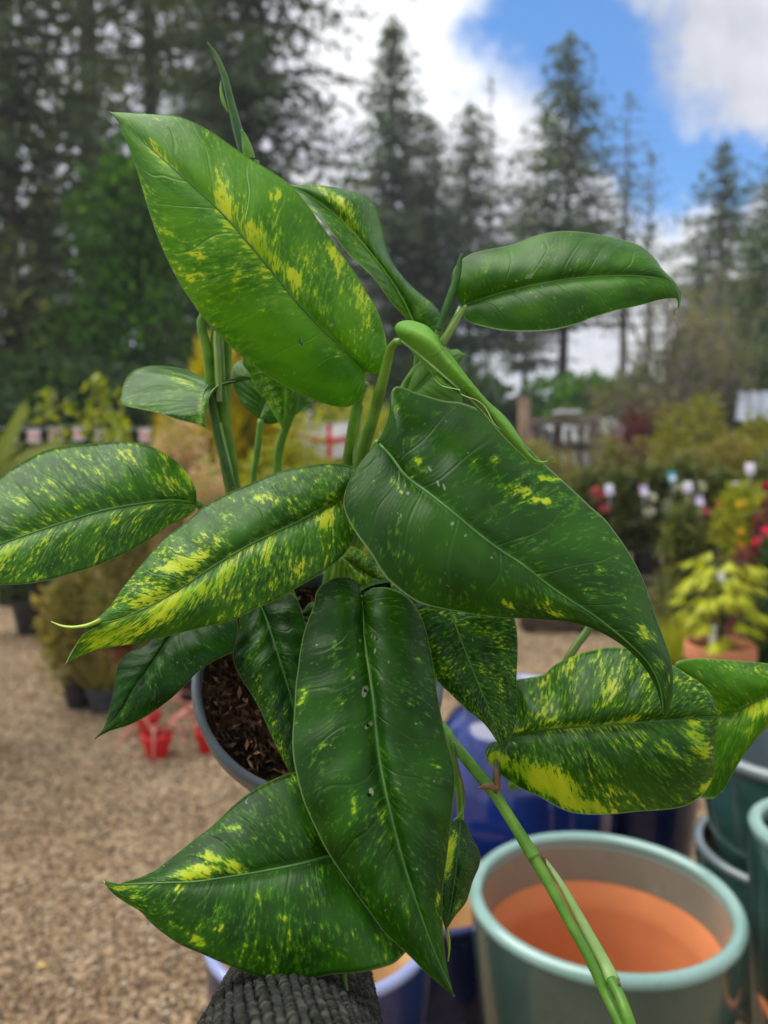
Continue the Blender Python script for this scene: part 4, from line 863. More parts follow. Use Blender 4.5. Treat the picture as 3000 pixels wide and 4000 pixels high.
    at_ = me.attributes.new('leafinfo', 'FLOAT_COLOR', 'POINT'); at_.data.foreach_set('color', np.tile(np.array((tint, speck, sd_, 1.)), len(V)))
    px = (Mi[:, None] + (np.where((s < 0)[None, :, None], Le[:, None], Ri[:, None]) - Mi[:, None]) * a[None, :, None]).reshape(-1, 2)
    B = np.zeros(len(px))
    for (bx, by, ra, rb, an, am) in blot:
        dx, dy = px[:, 0] - bx, px[:, 1] - by; an = math.radians(an); ca, sa = math.cos(an), math.sin(an)
        B = np.maximum(B, am * np.clip(1.35 - np.sqrt(((dx * ca + dy * sa) / ra) ** 2 + ((-dx * sa + dy * ca) / rb) ** 2), 0, 1)) if am > 0 else B + am * np.clip(1.35 - np.sqrt(((dx * ca + dy * sa) / ra) ** 2 + ((-dx * sa + dy * ca) / rb) ** 2), 0, 1)
    at2 = me.attributes.new('blotch', 'FLOAT', 'POINT'); at2.data.foreach_set('value', np.r_[B, B])
    Sc = np.zeros(len(px))
    for (bx, by, ra, rb, an) in scars_skygaps:
        dx, dy = px[:, 0] - bx, px[:, 1] - by; ca, sa = math.cos(an), math.sin(an)
        Sc = np.maximum(Sc, np.clip(1.5 - np.sqrt(((dx * ca + dy * sa) / ra) ** 2 + ((-dx * sa + dy * ca) / rb) ** 2), 0, 1))
    at3 = me.attributes.new('scar_skygap', 'FLOAT', 'POINT'); at3.data.foreach_set('value', np.r_[Sc, Sc])
    o = obj('leaf', me, plant, label=label)
    if rib:
        c0 = W3[:, nv] + NW[:, nv] * .0002; w = np.linspace(1, .22, nu) * rib[1] * .62; tube('midrib', c0[1:-1:2] - ORG, w[1:-1:2], M[rib[0]], o, 8, None)
    return o
leaf.k = 0
def sc(pts, ox, oy, k): return [(x * k + ox, y * k + oy) for x, y in pts]
R3c = lambda p: sc(p, 0, 497.7, .5)
R4c = lambda p: sc(p, 829.5, 497.7, .5)
R5c = lambda p: sc(p, 0, 995.4, .5)
R6c = lambda p: sc(p, 829.5, 995.4, .5)
R7c = lambda p: sc(p, 0, 1548.4, .5)
R8c = lambda p: sc(p, 829.5, 1548.4, .5)
B5 = lambda p: sc(p, 608.3, 1161.3, .2667)
B6 = lambda p: sc(p, 829.5, 608.4, .2333)
R1c = lambda p: sc(p, 0, 0, .5)

# 1 upper left
leaf([(790, 803), (740, 752), (700, 715), (650, 663), (600, 602), (550, 542), (500, 483), (450, 432), (400, 387), (350, 342), (300, 298), (262, 262), (237, 242)],
     [(790, 803), (788, 828), (780, 856), (760, 876), (735, 880), (700, 873), (660, 858), (620, 838), (580, 812), (530, 775), (480, 730), (440, 690), (410, 650), (380, 600), (350, 530), (325, 460), (305, 400), (285, 340), (270, 300), (260, 270), (237, 242)],
     [(790, 803), (815, 806), (831, 795), (834, 745), (826, 700), (815, 665), (795, 630), (770, 590), (740, 553), (700, 500), (660, 440), (625, 395), (580, 362), (540, 340), (500, 315), (460, 290), (420, 268), (380, 252), (330, 246), (280, 243), (237, 242)],
     (.53, .50, .49, .50, .52), (0, .012, .012, .006, 0), (0, .035, .03, .02, 0), bulge=.006, tint=.80, speck=.5, nu=130, nv=26, rib=('rib', .0013), label='upright pointed leaf with bright yellow splashes and a torn slit',
     quilt=.0004, scars_skygaps=[(716, 706, 6, 3.5, 0)], blot=[(485, 440, 26, 62, -18, 1.15), (560, 530, 70, 26, 55, 1.15), (530, 450, 14, 60, -10, .8), (600, 500, 14, 50, -12, .7), (660, 560, 14, 50, -12, .6), (620, 600, 60, 12, 58, .8), (690, 660, 40, 12, 58, .6), (350, 345, 50, 15, 50, .95), (600, 420, 22, 28, 0, .75), (640, 610, 50, 20, 60, .8), (725, 560, 55, 14, 60, .8), (780, 660, 20, 60, -15, .75), (370, 510, 34, 10, 25, .8), (420, 555, 40, 12, 20, .6), (540, 500, 30, 25, 60, .8), (590, 840, 20, 20, 0, .5), (600, 760, 120, 60, 40, -.5), (700, 800, 90, 50, 40, -.4)],
     holes=[(652, 742, 3.6, 11, -.5)])
# 2 left edge
leaf([(425, 1088), (375, 1081), (300, 1089), (225, 1103), (150, 1125), (80, 1148), (0, 1176), (-80, 1205), (-150, 1240)],
     [(425, 1088), (424, 1060), (415, 1040), (395, 1010), (370, 990), (330, 968), (290, 956), (250, 952), (200, 955), (150, 961), (100, 975), (50, 1000), (0, 1030), (-50, 1072), (-105, 1140), (-150, 1240)],
     [(425, 1088), (420, 1105), (395, 1122), (365, 1135), (330, 1160), (290, 1185), (250, 1205), (200, 1225), (150, 1240), (100, 1255), (50, 1262), (0, 1263), (-50, 1262), (-100, 1256), (-150, 1240)],
     (.56, .53, .51, .50), (0, .04, .035, 0), (0, -.01, -.012, 0), tint=.24, speck=.62, blot=[(20, 1190, 50, 14, -40, 1.1), (80, 1245, 26, 10, -10, .9), (400, 1030, 30, 10, 60, .8), (60, 1080, 40, 8, 10, .7), (340, 1030, 50, 14, 30, .55)])
# 3 centre left, long
leaf([*R5c([(1492, 155), (1400, 200), (1290, 262), (1190, 308), (1050, 380), (900, 470), (800, 540), (700, 600), (600, 650), (500, 690), (388, 708)])],
     [*R5c([(1492, 155), (1540, 230), (1541, 290), (1520, 350), (1480, 410), (1400, 480), (1300, 540), (1200, 600), (1100, 640), (1000, 690), (900, 715), (800, 740), (700, 765), (600, 785), (500, 800), (420, 815), (350, 845), (310, 868), (286, 886)])],
     [*R5c([(1492, 155), (1535, 105), (1556, 60), (1540, 35), (1480, 20), (1400, 15), (1300, 22), (1200, 42), (1100, 90), (1000, 140), (880, 200), (800, 260), (720, 320), (660, 390), (600, 470), (540, 540), (480, 620), (420, 680), (388, 706)])],
     (.50, .475, .465, .47), (0, -.006, -.004, .012), (0, .03, .025, 0), tint=.26, speck=.62, label='long leaf densely flecked yellow towards its curled tip',
     blot=[(405, 1215, 62, 14, -18, 1.1), (380, 1300, 120, 28, -25, 1.0), (250, 1370, 70, 28, -25, 1.1), (705, 1120, 14, 42, 15, .9), (480, 1250, 60, 20, -50, .85), (580, 1190, 22, 40, 30, .6), (570, 1075, 30, 10, 0, .7), (490, 1115, 14, 5, -10, .9), (560, 1060, 100, 30, -15, -.15), (330, 1290, 60, 20, -20, .6)])
tube('leaf_tip', [P(x, y, z) - ORG for (x, y), z in zip(R5c([(430, 690), (388, 708), (350, 715), (310, 718), (265, 712), (220, 694)]), (.468, .47, .472, .475, .478, .48))], [.0028, .0026, .002, .0016, .001, .0004], M['tip'], plant, 8, 18, .45)
# 4 large right
leaf([(815, 955), (845, 985), (879, 1030), (929, 1068), (979, 1108), (1029, 1150), (1079, 1188), (1129, 1220), (1179, 1260), (1229, 1295), (1279, 1327), (1329, 1365), (1369, 1400), (1404, 1438), (1427, 1490), (1434, 1558)],
     [(815, 955), (790, 985), (765, 1020), (746, 1060), (741, 1090), (750, 1120), (770, 1155), (800, 1195), (829, 1240), (849, 1260), (904, 1300), (979, 1321), (1054, 1333), (1129, 1335), (1189, 1338), (1229, 1343), (1279, 1358), (1329, 1385), (1369, 1416), (1399, 1452), (1418, 1488), (1428, 1525), (1434, 1558)],
     [(815, 955), (830, 925), (842, 888), (852, 838), (904, 853), (959, 865), (999, 868), (1060, 892), (1110, 935), (1159, 990), (1189, 1018), (1229, 1051), (1244, 1063), (1279, 1093), (1309, 1118), (1329, 1145), (1354, 1185), (1379, 1235), (1399, 1285), (1419, 1340), (1439, 1390), (1452, 1430), (1455, 1475), (1452, 1515), (1444, 1538), (1434, 1558)],
     (.485, .45, .435, .43, .435), (0, .004, .012, .012, 0), (0, .05, .035, .02, 0), bulge=.007, br=.010, tint=.16, speck=.22, rib=('rib', .0019), label='largest leaf, sparsely flecked, drooping to a long tip over the right', nu=120, nv=24, scars_skygaps=[(928, 1018, 11, 3.5, -.25), (946, 1048, 7, 3.5, -.3), (960, 1054, 7, 3, -.5), (1005, 1100, 8, 2.4, -.4), (976, 1131, 2.6, 5, .3), (1006, 1160, 2.6, 6, 0), (880, 1066, 2.5, 6, .5), (1028, 1126, 4, 2.4, 0)],
     blot=[(1120, 1065, 75, 13, 8, 1.2), (1165, 1085, 30, 8, 15, 1.1), (1180, 1035, 45, 12, 5, 1.2), (1095, 1303, 22, 9, 25, 1.2), (1205, 1325, 26, 7, 10, 1.0), (1180, 1300, 10, 12, 0, .9), (1390, 1365, 34, 14, 35, 1.2), (1420, 1440, 14, 22, -20, .8), (1250, 1270, 60, 9, 10, .85), (860, 1130, 10, 30, 10, .8), (905, 1005, 12, 30, -30, .9), (1290, 1230, 14, 7, 20, .9), (1320, 1170, 30, 7, 25, .8), (855, 1050, 8, 30, -35, .8), (1440, 1475, 5, 30, 10, .8), (1000, 1210, 150, 50, 35, -.5)])
# 5 centre front
leaf([(780, 1290), (784, 1321), (787, 1375), (792, 1415), (800, 1468), (806, 1508), (811, 1561), (817, 1620), (829, 1690), (846, 1765), (868, 1850), (900, 1950), (940, 2060), (968, 2122), (981, 2152)],
     [(780, 1290), (772, 1281), (776, 1263), (768, 1255), (755, 1249), (736, 1247), (715, 1252), (696, 1265), (684, 1281), (678, 1311), (667, 1337), (656, 1367), (648, 1401), (642, 1441), (636, 1481), (634, 1535), (631, 1590), (635, 1638), (645, 1683), (660, 1733), (680, 1783), (705, 1838), (735, 1888), (775, 1943), (810, 1988), (829, 2012), (879, 2058), (919, 2098), (954, 2130), (981, 2152)],
     [(780, 1290), (788, 1283), (800, 1273), (819, 1270), (843, 1273), (885, 1295), (918, 1350), (938, 1430), (946, 1500), (953, 1550), (962, 1598), (977, 1648), (981, 1698), (979, 1748), (974, 1808), (967, 1858), (960, 1898), (955, 1948), (955, 1998), (959, 2048), (967, 2098), (981, 2152)],
     (.50, .46, .43, .415, .41), (0, .008, .006, .004, 0), (0, .03, .022, .012, 0), bulge=.009, tint=.12, speck=.22, fold=.004, quilt=.0011, rib=('rib', .0021), label='broad heart-shaped leaf hanging in front of the pot with small holes',
     blot=[(655, 1500, 13, 36, 20, 1.3), (765, 1720, 9, 34, -8, 1.1), (878, 1965, 8, 34, -10, 1.1), (828, 1760, 7, 22, 0, .9), (945, 1940, 7, 40, 5, .9), (735, 1425, 16, 7, -35, .9), (695, 1600, 9, 14, 20, .8), (900, 1420, 34, 9, 45, .95), (950, 1440, 30, 8, 55, .6), (722, 1380, 9, 12, 0, .8), (735, 1290, 14, 8, 0, .9), (800, 1550, 120, 60, 80, -.25)],
     scars_skygaps=[(779, 1380, 2.6, 5, .1), (777, 1411, 4, 2.5, 0), (806, 1374, 5, 2.5, .5), (812, 1405, 4.5, 2.4, .6), (764, 1460, 3, 3, 0), (817, 1476, 4.5, 2, .6), (789, 1490, 6.5, 13, .2), (797, 1563, 5.5, 10, .5), (803, 1703, 5, 12, .2)], holes=[(789, 1490, 4.2, 9, .2), (797, 1563, 4.2, 7, .5), (803, 1703, 3.5, 9, .2), (790, 1412, 3, 5, 1.2), (812, 1375, 3, 6, -.8)], nu=110, nv=22)
# 6 behind 4 and 5
leaf([(940, 1225), (955, 1270), (976, 1329), (995, 1380), (1018, 1440), (1045, 1505), (1070, 1570), (1088, 1622)],
     [(940, 1225), (915, 1213), (875, 1220), (845, 1245), (848, 1281), (862, 1327), (875, 1361), (891, 1396), (910, 1428), (928, 1450), (952, 1479), (971, 1495), (987, 1511), (1008, 1532), (1035, 1553), (1055, 1575), (1072, 1600), (1088, 1622)],
     [(940, 1225), (970, 1210), (1030, 1225), (1085, 1275), (1110, 1335), (1117, 1395), (1118, 1470), (1117, 1545), (1108, 1580), (1098, 1605), (1088, 1622)],
     (.54, .51, .50, .495), (0, .004, .004, 0), (0, .01, .006, 0), bulge=.004, tint=.07, speck=.66, rib=('rib', .0012), quilt=.0009, blot=[(950, 1290, 90, 40, 70, .25)])
# 7 lower right wide
leaf([(1078, 1608), (1102, 1594), (1149, 1581), (1229, 1571), (1279, 1568), (1354, 1563), (1429, 1557), (1494, 1552), (1552, 1545)],
     [(1078, 1608), (1066, 1602), (1050, 1618), (1053, 1643), (1079, 1673), (1119, 1703), (1169, 1723), (1209, 1743), (1254, 1756), (1329, 1761), (1404, 1753), (1469, 1741), (1514, 1716), (1539, 1683), (1550, 1645), (1549, 1595), (1552, 1545)],
     [(1078, 1608), (1090, 1580), (1105, 1530), (1112, 1475), (1139, 1468), (1174, 1460), (1199, 1435), (1224, 1420), (1264, 1405), (1304, 1399), (1339, 1400), (1400, 1411), (1454, 1434), (1494, 1460), (1524, 1485), (1544, 1518), (1552, 1545)],
     (.53, .50, .49, .505), (0, -.002, .004, .01, 0), (0, .05, .04, .03, 0), bulge=.012, tint=.18, speck=.62, fold=.005, quilt=.0012, rib=('rib', .0018), label='wide drooping leaf with a pale yellow lower lobe and brown marks',
     blot=[(1170, 1680, 90, 34, 30, 1.6), (1250, 1735, 70, 20, 15, 1.3), (1075, 1640, 20, 22, 0, 1.5), (1500, 1590, 50, 22, 60, 1.0), (1250, 1565, 150, 10, -4, .9), (1420, 1600, 70, 14, 25, .8), (1180, 1510, 30, 60, 20, .6), (1300, 1480, 30, 50, 30, .5), (1520, 1700, 26, 14, -30, 1.1), (1290, 1640, 70, 14, 30, .6)])
# 8 right edge behind
leaf([(1549, 1546), (1600, 1532), (1659, 1500), (1720, 1480), (1795, 1478)],
     [(1549, 1546), (1520, 1600), (1503, 1690), (1510, 1722), (1535, 1728), (1554, 1718), (1579, 1663), (1609, 1623), (1659, 1573), (1720, 1520), (1795, 1478)],
     [(1549, 1546), (1500, 1500), (1457, 1438), (1494, 1424), (1529, 1422), (1579, 1425), (1659, 1434), (1720, 1445), (1795, 1478)],
     (.57, .55, .54), (0, .01, 0), (0, .02, 0), tint=.55, speck=.5, blot=[(1630, 1530, 50, 16, -20, 1.3), (1600, 1570, 50, 10, 20, .7), (1530, 1640, 10, 50, 10, .7)])
# 9 bottom left
leaf([*R7c([(1720, 520), (1600, 560), (1400, 607), (1300, 635), (1150, 665), (1000, 690), (850, 712), (720, 717), (600, 722), (520, 724), (446, 712)])],
     [*R7c([(1720, 520), (1790, 640), (1830, 800), (1800, 950), (1720, 1050), (1659, 1080), (1550, 1102), (1440, 1112), (1330, 1140), (1220, 1152), (1130, 1132), (1040, 1097), (960, 1060), (870, 1018), (780, 980), (700, 930), (650, 890), (610, 847), (560, 815), (500, 775), (470, 745), (446, 712)])],
     [*R7c([(1720, 520), (1700, 420), (1600, 320), (1500, 250), (1400, 225), (1275, 240), (1180, 275), (1100, 315), (1000, 385), (920, 462), (850, 520), (780, 580), (700, 645), (640, 680), (560, 708), (490, 723), (446, 712)])],
     (.468, .432, .425, .435), (0, -.02, -.014, 0), (0, .03, .022, 0), tint=.12, speck=.40, label='pointed leaf lying over the knitted sleeve with yellow blotches',
     blot=[*[(x * .5, y * .5 + 1548.4, a, b, an, am) for x, y, a, b, an, am in ((850, 665, 62, 17, -10, 1.35), (930, 600, 34, 15, 10, 1.2), (1010, 640, 35, 14, 20, 1.2), (865, 965, 22, 18, 30, 1.2), (600, 770, 20, 8, 0, .9), (560, 738, 50, 6, 0, .9), (960, 900, 14, 12, -40, .9), (1020, 475, 22, 8, -10, .9), (1380, 690, 10, 30, 15, .9), (1260, 275, 14, 10, 0, 1.1), (1420, 985, 10, 12, 20, 1.0), (1490, 1010, 7, 24, 25, 1.0), (1210, 1030, 14, 10, -30, .9), (1640, 955, 14, 16, 20, 1.0), (1100, 960, 50, 10, -35, .7), (1240, 855, 26, 8, -40, .8), (750, 890, 14, 8, 0, .8))]])
# 10 dark small left
leaf([(470, 1300), (420, 1332), (370, 1376), (339, 1419), (315, 1455), (288, 1491), (258, 1542), (204, 1596)],
     [(470, 1300), (400, 1298), (350, 1335), (320, 1388), (280, 1410), (260, 1430), (250, 1455), (243, 1495), (235, 1535), (225, 1570), (204, 1596)],
     [(470, 1300), (500, 1310), (512, 1345), (512, 1375), (505, 1405), (490, 1413), (460, 1430), (425, 1453), (395, 1485), (360, 1518), (320, 1545), (280, 1565), (240, 1578), (204, 1596)],
     (.56, .53, .515, .51), (0, .012, .008, 0), (0, -.004, 0, 0), bulge=.006, tint=.03, speck=.22, quilt=.0012, rib=('rib', .001), blot=[(222, 1560, 8, 30, 25, 1.0), (268, 1535, 8, 16, 20, .9), (275, 1575, 34, 5, -25, .8), (285, 1500, 10, 6, 0, .6)])
# 11 dark narrow centre
leaf([(545, 1280), (570, 1322), (595, 1395), (615, 1460), (632, 1520), (645, 1600), (656, 1720)],
     [(545, 1280), (522, 1300), (513, 1345), (505, 1395), (506, 1425), (520, 1460), (540, 1496), (565, 1545), (595, 1603), (625, 1668), (656, 1720)],
     [(545, 1280), (590, 1265), (635, 1288), (650, 1320), (668, 1375), (684, 1450), (690, 1550), (680, 1640), (656, 1720)],
     (.57, .54, .52, .51), (0, .006, 0), (0, .012, 0), bulge=.006, tint=.05, speck=.32, quilt=.0012, rib=('rib', .0011), blot=[(600, 1600, 12, 60, -20, .6), (625, 1560, 8, 40, -15, .5)])
# 12 folded upper centre
leaf([(898, 702), (866, 640), (835, 592), (795, 540), (752, 490), (700, 445), (655, 415), (618, 400)],
     [(898, 702), (880, 690), (850, 655), (805, 600), (765, 556), (725, 512), (685, 468), (645, 425), (618, 400)],
     [(898, 702), (930, 715), (950, 692), (940, 668), (900, 628), (862, 582), (838, 545), (825, 510), (816, 470), (808, 442), (790, 420), (750, 408), (700, 402), (655, 400), (618, 400)],
     (.56, .56, .57, .58), (0, -.02, -.02, 0), (0, .03, .03, 0), bulge=.006, br=.012, tint=.45, speck=.40, rib=('ribpale', .0016), blot=[(725, 440, 60, 14, 40, 1.1), (760, 480, 14, 30, -20, .6)], label='folded upper leaf with a wavy shining half')
# 13 right upper
leaf([*R4c([(340, 328), (420, 298), (520, 268), (640, 240), (760, 218), (860, 206), (960, 200), (1060, 198), (1150, 203), (1215, 216), (1255, 245), (1276, 295), (1255, 362)])],
     [*R4c([(340, 328), (338, 365), (370, 395), (430, 415), (520, 432), (640, 436), (740, 428), (830, 405), (900, 377), (1000, 347), (1100, 325), (1180, 303), (1240, 293), (1266, 296), (1268, 330), (1255, 362)])],
     [*R4c([(340, 328), (312, 280), (294, 225), (300, 180), (330, 140), (380, 105), (450, 80), (550, 55), (650, 25), (750, 12), (850, 8), (940, 12), (1020, 30), (1100, 65), (1160, 120), (1210, 180), (1245, 220), (1270, 260), (1284, 295), (1276, 330), (1255, 362)])],
     (.56, .53, .515, .51), (0, -.004, -.006, 0), (0, .03, .03, 0), bulge=.008, tint=.36, speck=.10, rib=('rib', .0017), label='smooth plain green leaf reaching right with slits painted sky-pale',
     scars_skygaps=[(1145, 600, 3, 8, .5), (1135, 604, 2.6, 5.5, .5), (1114, 611, 2.4, 4.5, .5), (1088, 622, 2, 4, .5), (1230, 588, 2.2, 3.4, .3)], quilt=.00035, nu=120, nv=24)  # on this leaf the pale marks are painted sky brightness, standing in for open holes
# 14 rolled young leaf
leaf([*B6([(150, 530), (300, 650), (480, 800), (720, 1010), (860, 1140), (1000, 1300), (1120, 1440), (1240, 1560), (1340, 1650), (1440, 1690), (1562, 1645)])],
     [*B6([(150, 530), (280, 680), (420, 820), (455, 872), (500, 885), (600, 975), (700, 1060), (830, 1160), (940, 1260), (1040, 1360), (1140, 1470), (1250, 1590), (1350, 1675), (1440, 1708), (1562, 1645)])],
     [*B6([(150, 530), (108, 450), (125, 395), (180, 362), (250, 350), (330, 362), (410, 395), (475, 465), (515, 560), (600, 680), (700, 800), (800, 905), (950, 1070), (1100, 1240), (1250, 1440), (1340, 1570), (1440, 1655), (1562, 1645)])],
     (.49, .465, .455, .45), (0, .012, .006, 0), (0, .016, .012, 0), bulge=.004, br=.017, tint=1.0, speck=.0, under=True, quilt=.0003, nveins=20, fold=-.001, rib=('ribpale', .0018), label='rolled young light green leaf')
leaf([*B6([(560, 870), (700, 1000), (860, 1150), (1000, 1300), (1120, 1440), (1230, 1550)])],
     [*B6([(560, 870), (500, 860), (455, 868), (530, 930), (600, 965), (700, 1015), (830, 1092), (930, 1192), (1030, 1305), (1130, 1405), (1200, 1490), (1230, 1550)])],
     [*B6([(560, 870), (640, 900), (760, 1030), (900, 1160), (1040, 1320), (1150, 1450), (1230, 1550)])],
     (.478, .47, .46, .455), (0, -.012, -.01, 0), (0, .0, 0), bulge=.003, tint=.9, speck=.1, under=True, nu=48, nv=8, rib=None, label='pale outer flap of the rolled young leaf')
# 15 behind rolled leaf
leaf([(872, 870), (905, 835), (940, 800), (975, 775), (1003, 766)], [(872, 870), (915, 885), (965, 885), (1000, 868), (996, 830), (990, 795), (1003, 766)],
     [(872, 870), (885, 830), (905, 780), (925, 758), (957, 746), (972, 757), (990, 756), (1003, 766)], (.57, .57, .575), (0, 0), (0, .01), tint=.5, speck=.1, under=True, rib=('ribpale', .001), nu=60, nv=12)
# 18 grey-sheened left
leaf([*R3c([(960, 655), (905, 672), (880, 705), (873, 760), (872, 810), (888, 852)])],
     [*R3c([(960, 655), (905, 662), (865, 632), (800, 600), (740, 583), (680, 580), (620, 592), (570, 618), (540, 660), (525, 710), (523, 742), (600, 760), (700, 793), (780, 820), (840, 834), (888, 852)])],
     [*R3c([(960, 655), (1000, 638), (1050, 625), (1088, 640), (1010, 652), (945, 672), (908, 708), (897, 760), (887, 810), (888, 852)])],
     (.58, .57, .555, .55), (0, .05, .05, .0, 0), (0, .03, .0, 0), bulge=.003, tint=.3, speck=.30, rib=('rib', .001), label='small folded leaf with a grey sheen beside the paired stems', blot=[(435, 880, 8, 40, 10, 1.0), (400, 830, 40, 14, 35, .6)])
# 19 round behind
leaf([*R3c([(1125, 815), (1150, 750), (1180, 680), (1205, 600)])], [*R3c([(1125, 815), (1060, 765), (1020, 710), (1004, 660), (1006, 610), (1025, 565), (1100, 550), (1205, 600)])],
     [*R3c([(1125, 815), (1150, 835), (1200, 833), (1270, 802), (1330, 755), (1352, 732), (1335, 690), (1280, 640), (1205, 600)])], (.62, .63, .64), (0, .01), (0, .02), tint=.35, speck=.35, under=False, rib=('ribpale', .0012), nu=60)
# 20 pointed under the first
leaf([*R3c([(1180, 520), (1210, 640), (1225, 750), (1222, 862)])], [*R3c([(1180, 520), (1100, 525), (1050, 575), (1100, 660), (1150, 740), (1195, 812), (1222, 862)])],
     [*R3c([(1180, 520), (1280, 540), (1312, 620), (1292, 700), (1265, 750), (1245, 810), (1222, 862)])], (.57, .56, .55), (0, .008, 0), (0, .008, 0), tint=.62, speck=.62, rib=('rib', .001), nu=60)
# 21, 22 small ones in the middle
leaf(B5([(495, 150), (600, 230), (720, 310), (820, 370), (920, 430)]), B5([(495, 150), (510, 225), (560, 310), (620, 390), (700, 440), (800, 455), (920, 430)]), B5([(495, 150), (540, 92), (600, 80), (700, 125), (800, 220), (890, 330), (920, 430)]), (.56, .55, .545), (0, 0), (0, .01), tint=.35, speck=.95, rib=('rib', .0009), nu=50, nv=12)
leaf(B5([(920, 400), (840, 385), (740, 400), (630, 440)]), B5([(920, 400), (880, 470), (760, 500), (680, 490), (630, 440)]), B5([(920, 400), (900, 345), (850, 328), (740, 345), (660, 385), (630, 440)]), (.53, .53, .53), (0, 0), (0, .01), tint=.1, speck=.3, rib=None, nu=40, nv=10)
# 23 small right of centre leaf
leaf(R8c([(330, 442), (322, 560), (308, 680), (290, 800), (268, 925)]), R8c([(330, 442), (275, 475), (232, 580), (222, 700), (238, 820), (268, 925)]), R8c([(330, 442), (355, 462), (382, 510), (401, 560), (409, 615), (405, 670), (385, 730), (350, 792), (310, 860), (268, 925)]), (.52, .49, .48, .475), (0, 0), (0, .02, .015, 0), tint=.06, speck=.35, rib=('rib', .0009), nu=56, nv=12, blot=[(970, 1840, 12, 56, 12, 1.5), (985, 1960, 8, 24, 10, .6)])
tube('leaf_tip', [P(x, y, .477) - ORG for x, y in R8c([(272, 905), (278, 960), (282, 1005), (277, 1056)])], [.0018, .0022, .0013, .0006], M['tip'], plant, 7, 12, .5)
tube('leaf_tip', [P(x, y, .42) - ORG for x, y in R7c([(1483, 1095), (1490, 1150), (1496, 1185), (1500, 1215), (1486, 1240), (1482, 1272)])], [.0024, .0026, .0024, .0018, .0009, .0006], M['stemdark'], plant, 7, 14, .5)
# leaf lower-centre, hidden side of pot
leaf([(640, 1330), (700, 1330), (760, 1360)], [(640, 1330), (690, 1300), (760, 1360)], [(640, 1330), (700, 1370), (760, 1360)], (.57, .56, .55), tint=.08, speck=.2, rib=None, nu=30, nv=8)

# petioles and stems  (traced centre line, distance, radius in traced units -> metres)
def stem(pts, zs, rs, mat='stem', name='petiole', n=12, flat=1.0, N=40):
    z = np.interp(np.linspace(0, 1, len(pts)), np.linspace(0, 1, len(zs)), zs); rr = np.interp(np.linspace(0, 1, len(pts)), np.linspace(0, 1, len(rs)), rs) / FPX * z
    return tube(name, [P(x, y, q) - ORG for (x, y), q in zip(pts, z)], rr, M[mat], plant, n, N, flat)
stem([*R3c([(905, 320), (868, 400), (886, 480), (902, 580), (910, 690), (935, 850), (968, 980), (995, 1100)]), (530, 1150), (590, 1260), (650, 1370)], (.57, .575, .585, .60, .62), (10, 11, 12, 13), 'stem', 'stem')
stem([*R3c([(960, 350), (938, 440), (942, 560), (950, 680), (962, 760), (975, 880), (998, 1000), (1012, 1106)]), (540, 1150), (600, 1260), (660, 1375)], (.575, .58, .59, .605, .625), (15, 14, 14, 15), 'stem', 'stem')
stem([*R3c([(955, 370), (936, 450), (941, 560), (945, 640), (948, 740)])], (.562, .566, .57), (5.5, 6.5, 7, 6), 'stempale', 'sheath')
stem([*R3c([(905, 700), (925, 800), (950, 920), (980, 1030), (1000, 1106)])], (.575, .58, .585), (7, 8, 8), 'stemdark')
stem([*R3c([(950, 830), (975, 940), (1000, 1050), (1006, 1110)])], (.578, .582, .588), (3.5, 3.8, 3), 'stempale', 'sheath')
stem([*R3c([(1128, 815), (1118, 900), (1108, 980), (1095, 1090)]), (560, 1120), (600, 1250), (655, 1370)], (.622, .625, .63), (7.5, 6.5, 8), 'stem')
stem([*R3c([(1580, 660), (1545, 740), (1520, 880), (1500, 1020)]), (735, 1080), (722, 1200), (690, 1350)], (.545, .56, .60, .62), (9, 12, 14, 14), 'stem')
stem([*R3c([(1567, 755), (1550, 850), (1535, 950), (1530, 1030)])], (.553, .562, .572), (3, 4.5, 5, 4), 'stempale', 'sheath')
stem([(868, 738), (855, 738), (844, 752), (835, 790), (822, 840), (806, 900), (788, 960), (775, 1010), (755, 1090), (735, 1200), (705, 1340)], (.49, .50, .52, .55, .59, .62), (7, 9, 12, 14, 15, 14), 'stem')
stem([(998, 664), (975, 710), (950, 748), (920, 778), (895, 806), (870, 850), (850, 930), (800, 1100), (715, 1360)], (.56, .57, .59, .62), (8, 10, 11, 13), 'stem')
stem([*R4c([(355, 325), (320, 380), (280, 445), (255, 490)])], (.55, .556, .562), (4, 6, 6, 4), 'stempale', 'sheath')
stem([*R4c([(235, 430), (262, 360), (290, 280), (312, 215), (322, 165), (330, 125), (336, 100)])], (.55, .545, .54), (8, 9.5, 8, 6, 1.2), 'stemdark', 'rolled_leaf')
stem([*R4c([(240, 425), (225, 470), (190, 540), (140, 620)]), (860, 900), (800, 1080), (712, 1350)], (.552, .57, .60, .625), (8, 8, 9, 12), 'stem')
stem([(898, 702), (905, 740), (900, 800), (880, 880), (820, 1060), (712, 1345)], (.56, .575, .595, .62), (8, 9, 10, 12), 'stem')
stem([*R1c([(1075, 690), (1055, 650), (1030, 570), (1012, 500), (992, 420), (975, 350), (955, 290), (932, 240), (915, 210), (896, 182)])], (.56, .555, .55), (19, 15, 11, 9, 6, 1), 'stemdark', 'rolled_leaf', flat=.75)
stem([*R1c([(1080, 690), (1068, 640), (1055, 590), (1042, 560)])], (.55, .546), (12, 11, 6, 2), 'stem', 'sheath')
stem([*R1c([(985, 485), (965, 440), (955, 390), (955, 345)])], (.549, .548), (3, 8, 6, 1), 'stem', 'sheath', flat=.5)
stem([(545, 345), (540, 420), (520, 560), (490, 700), (500, 1060), (640, 1370)], (.56, .57, .59, .62), (15, 14, 14, 14), 'stem')
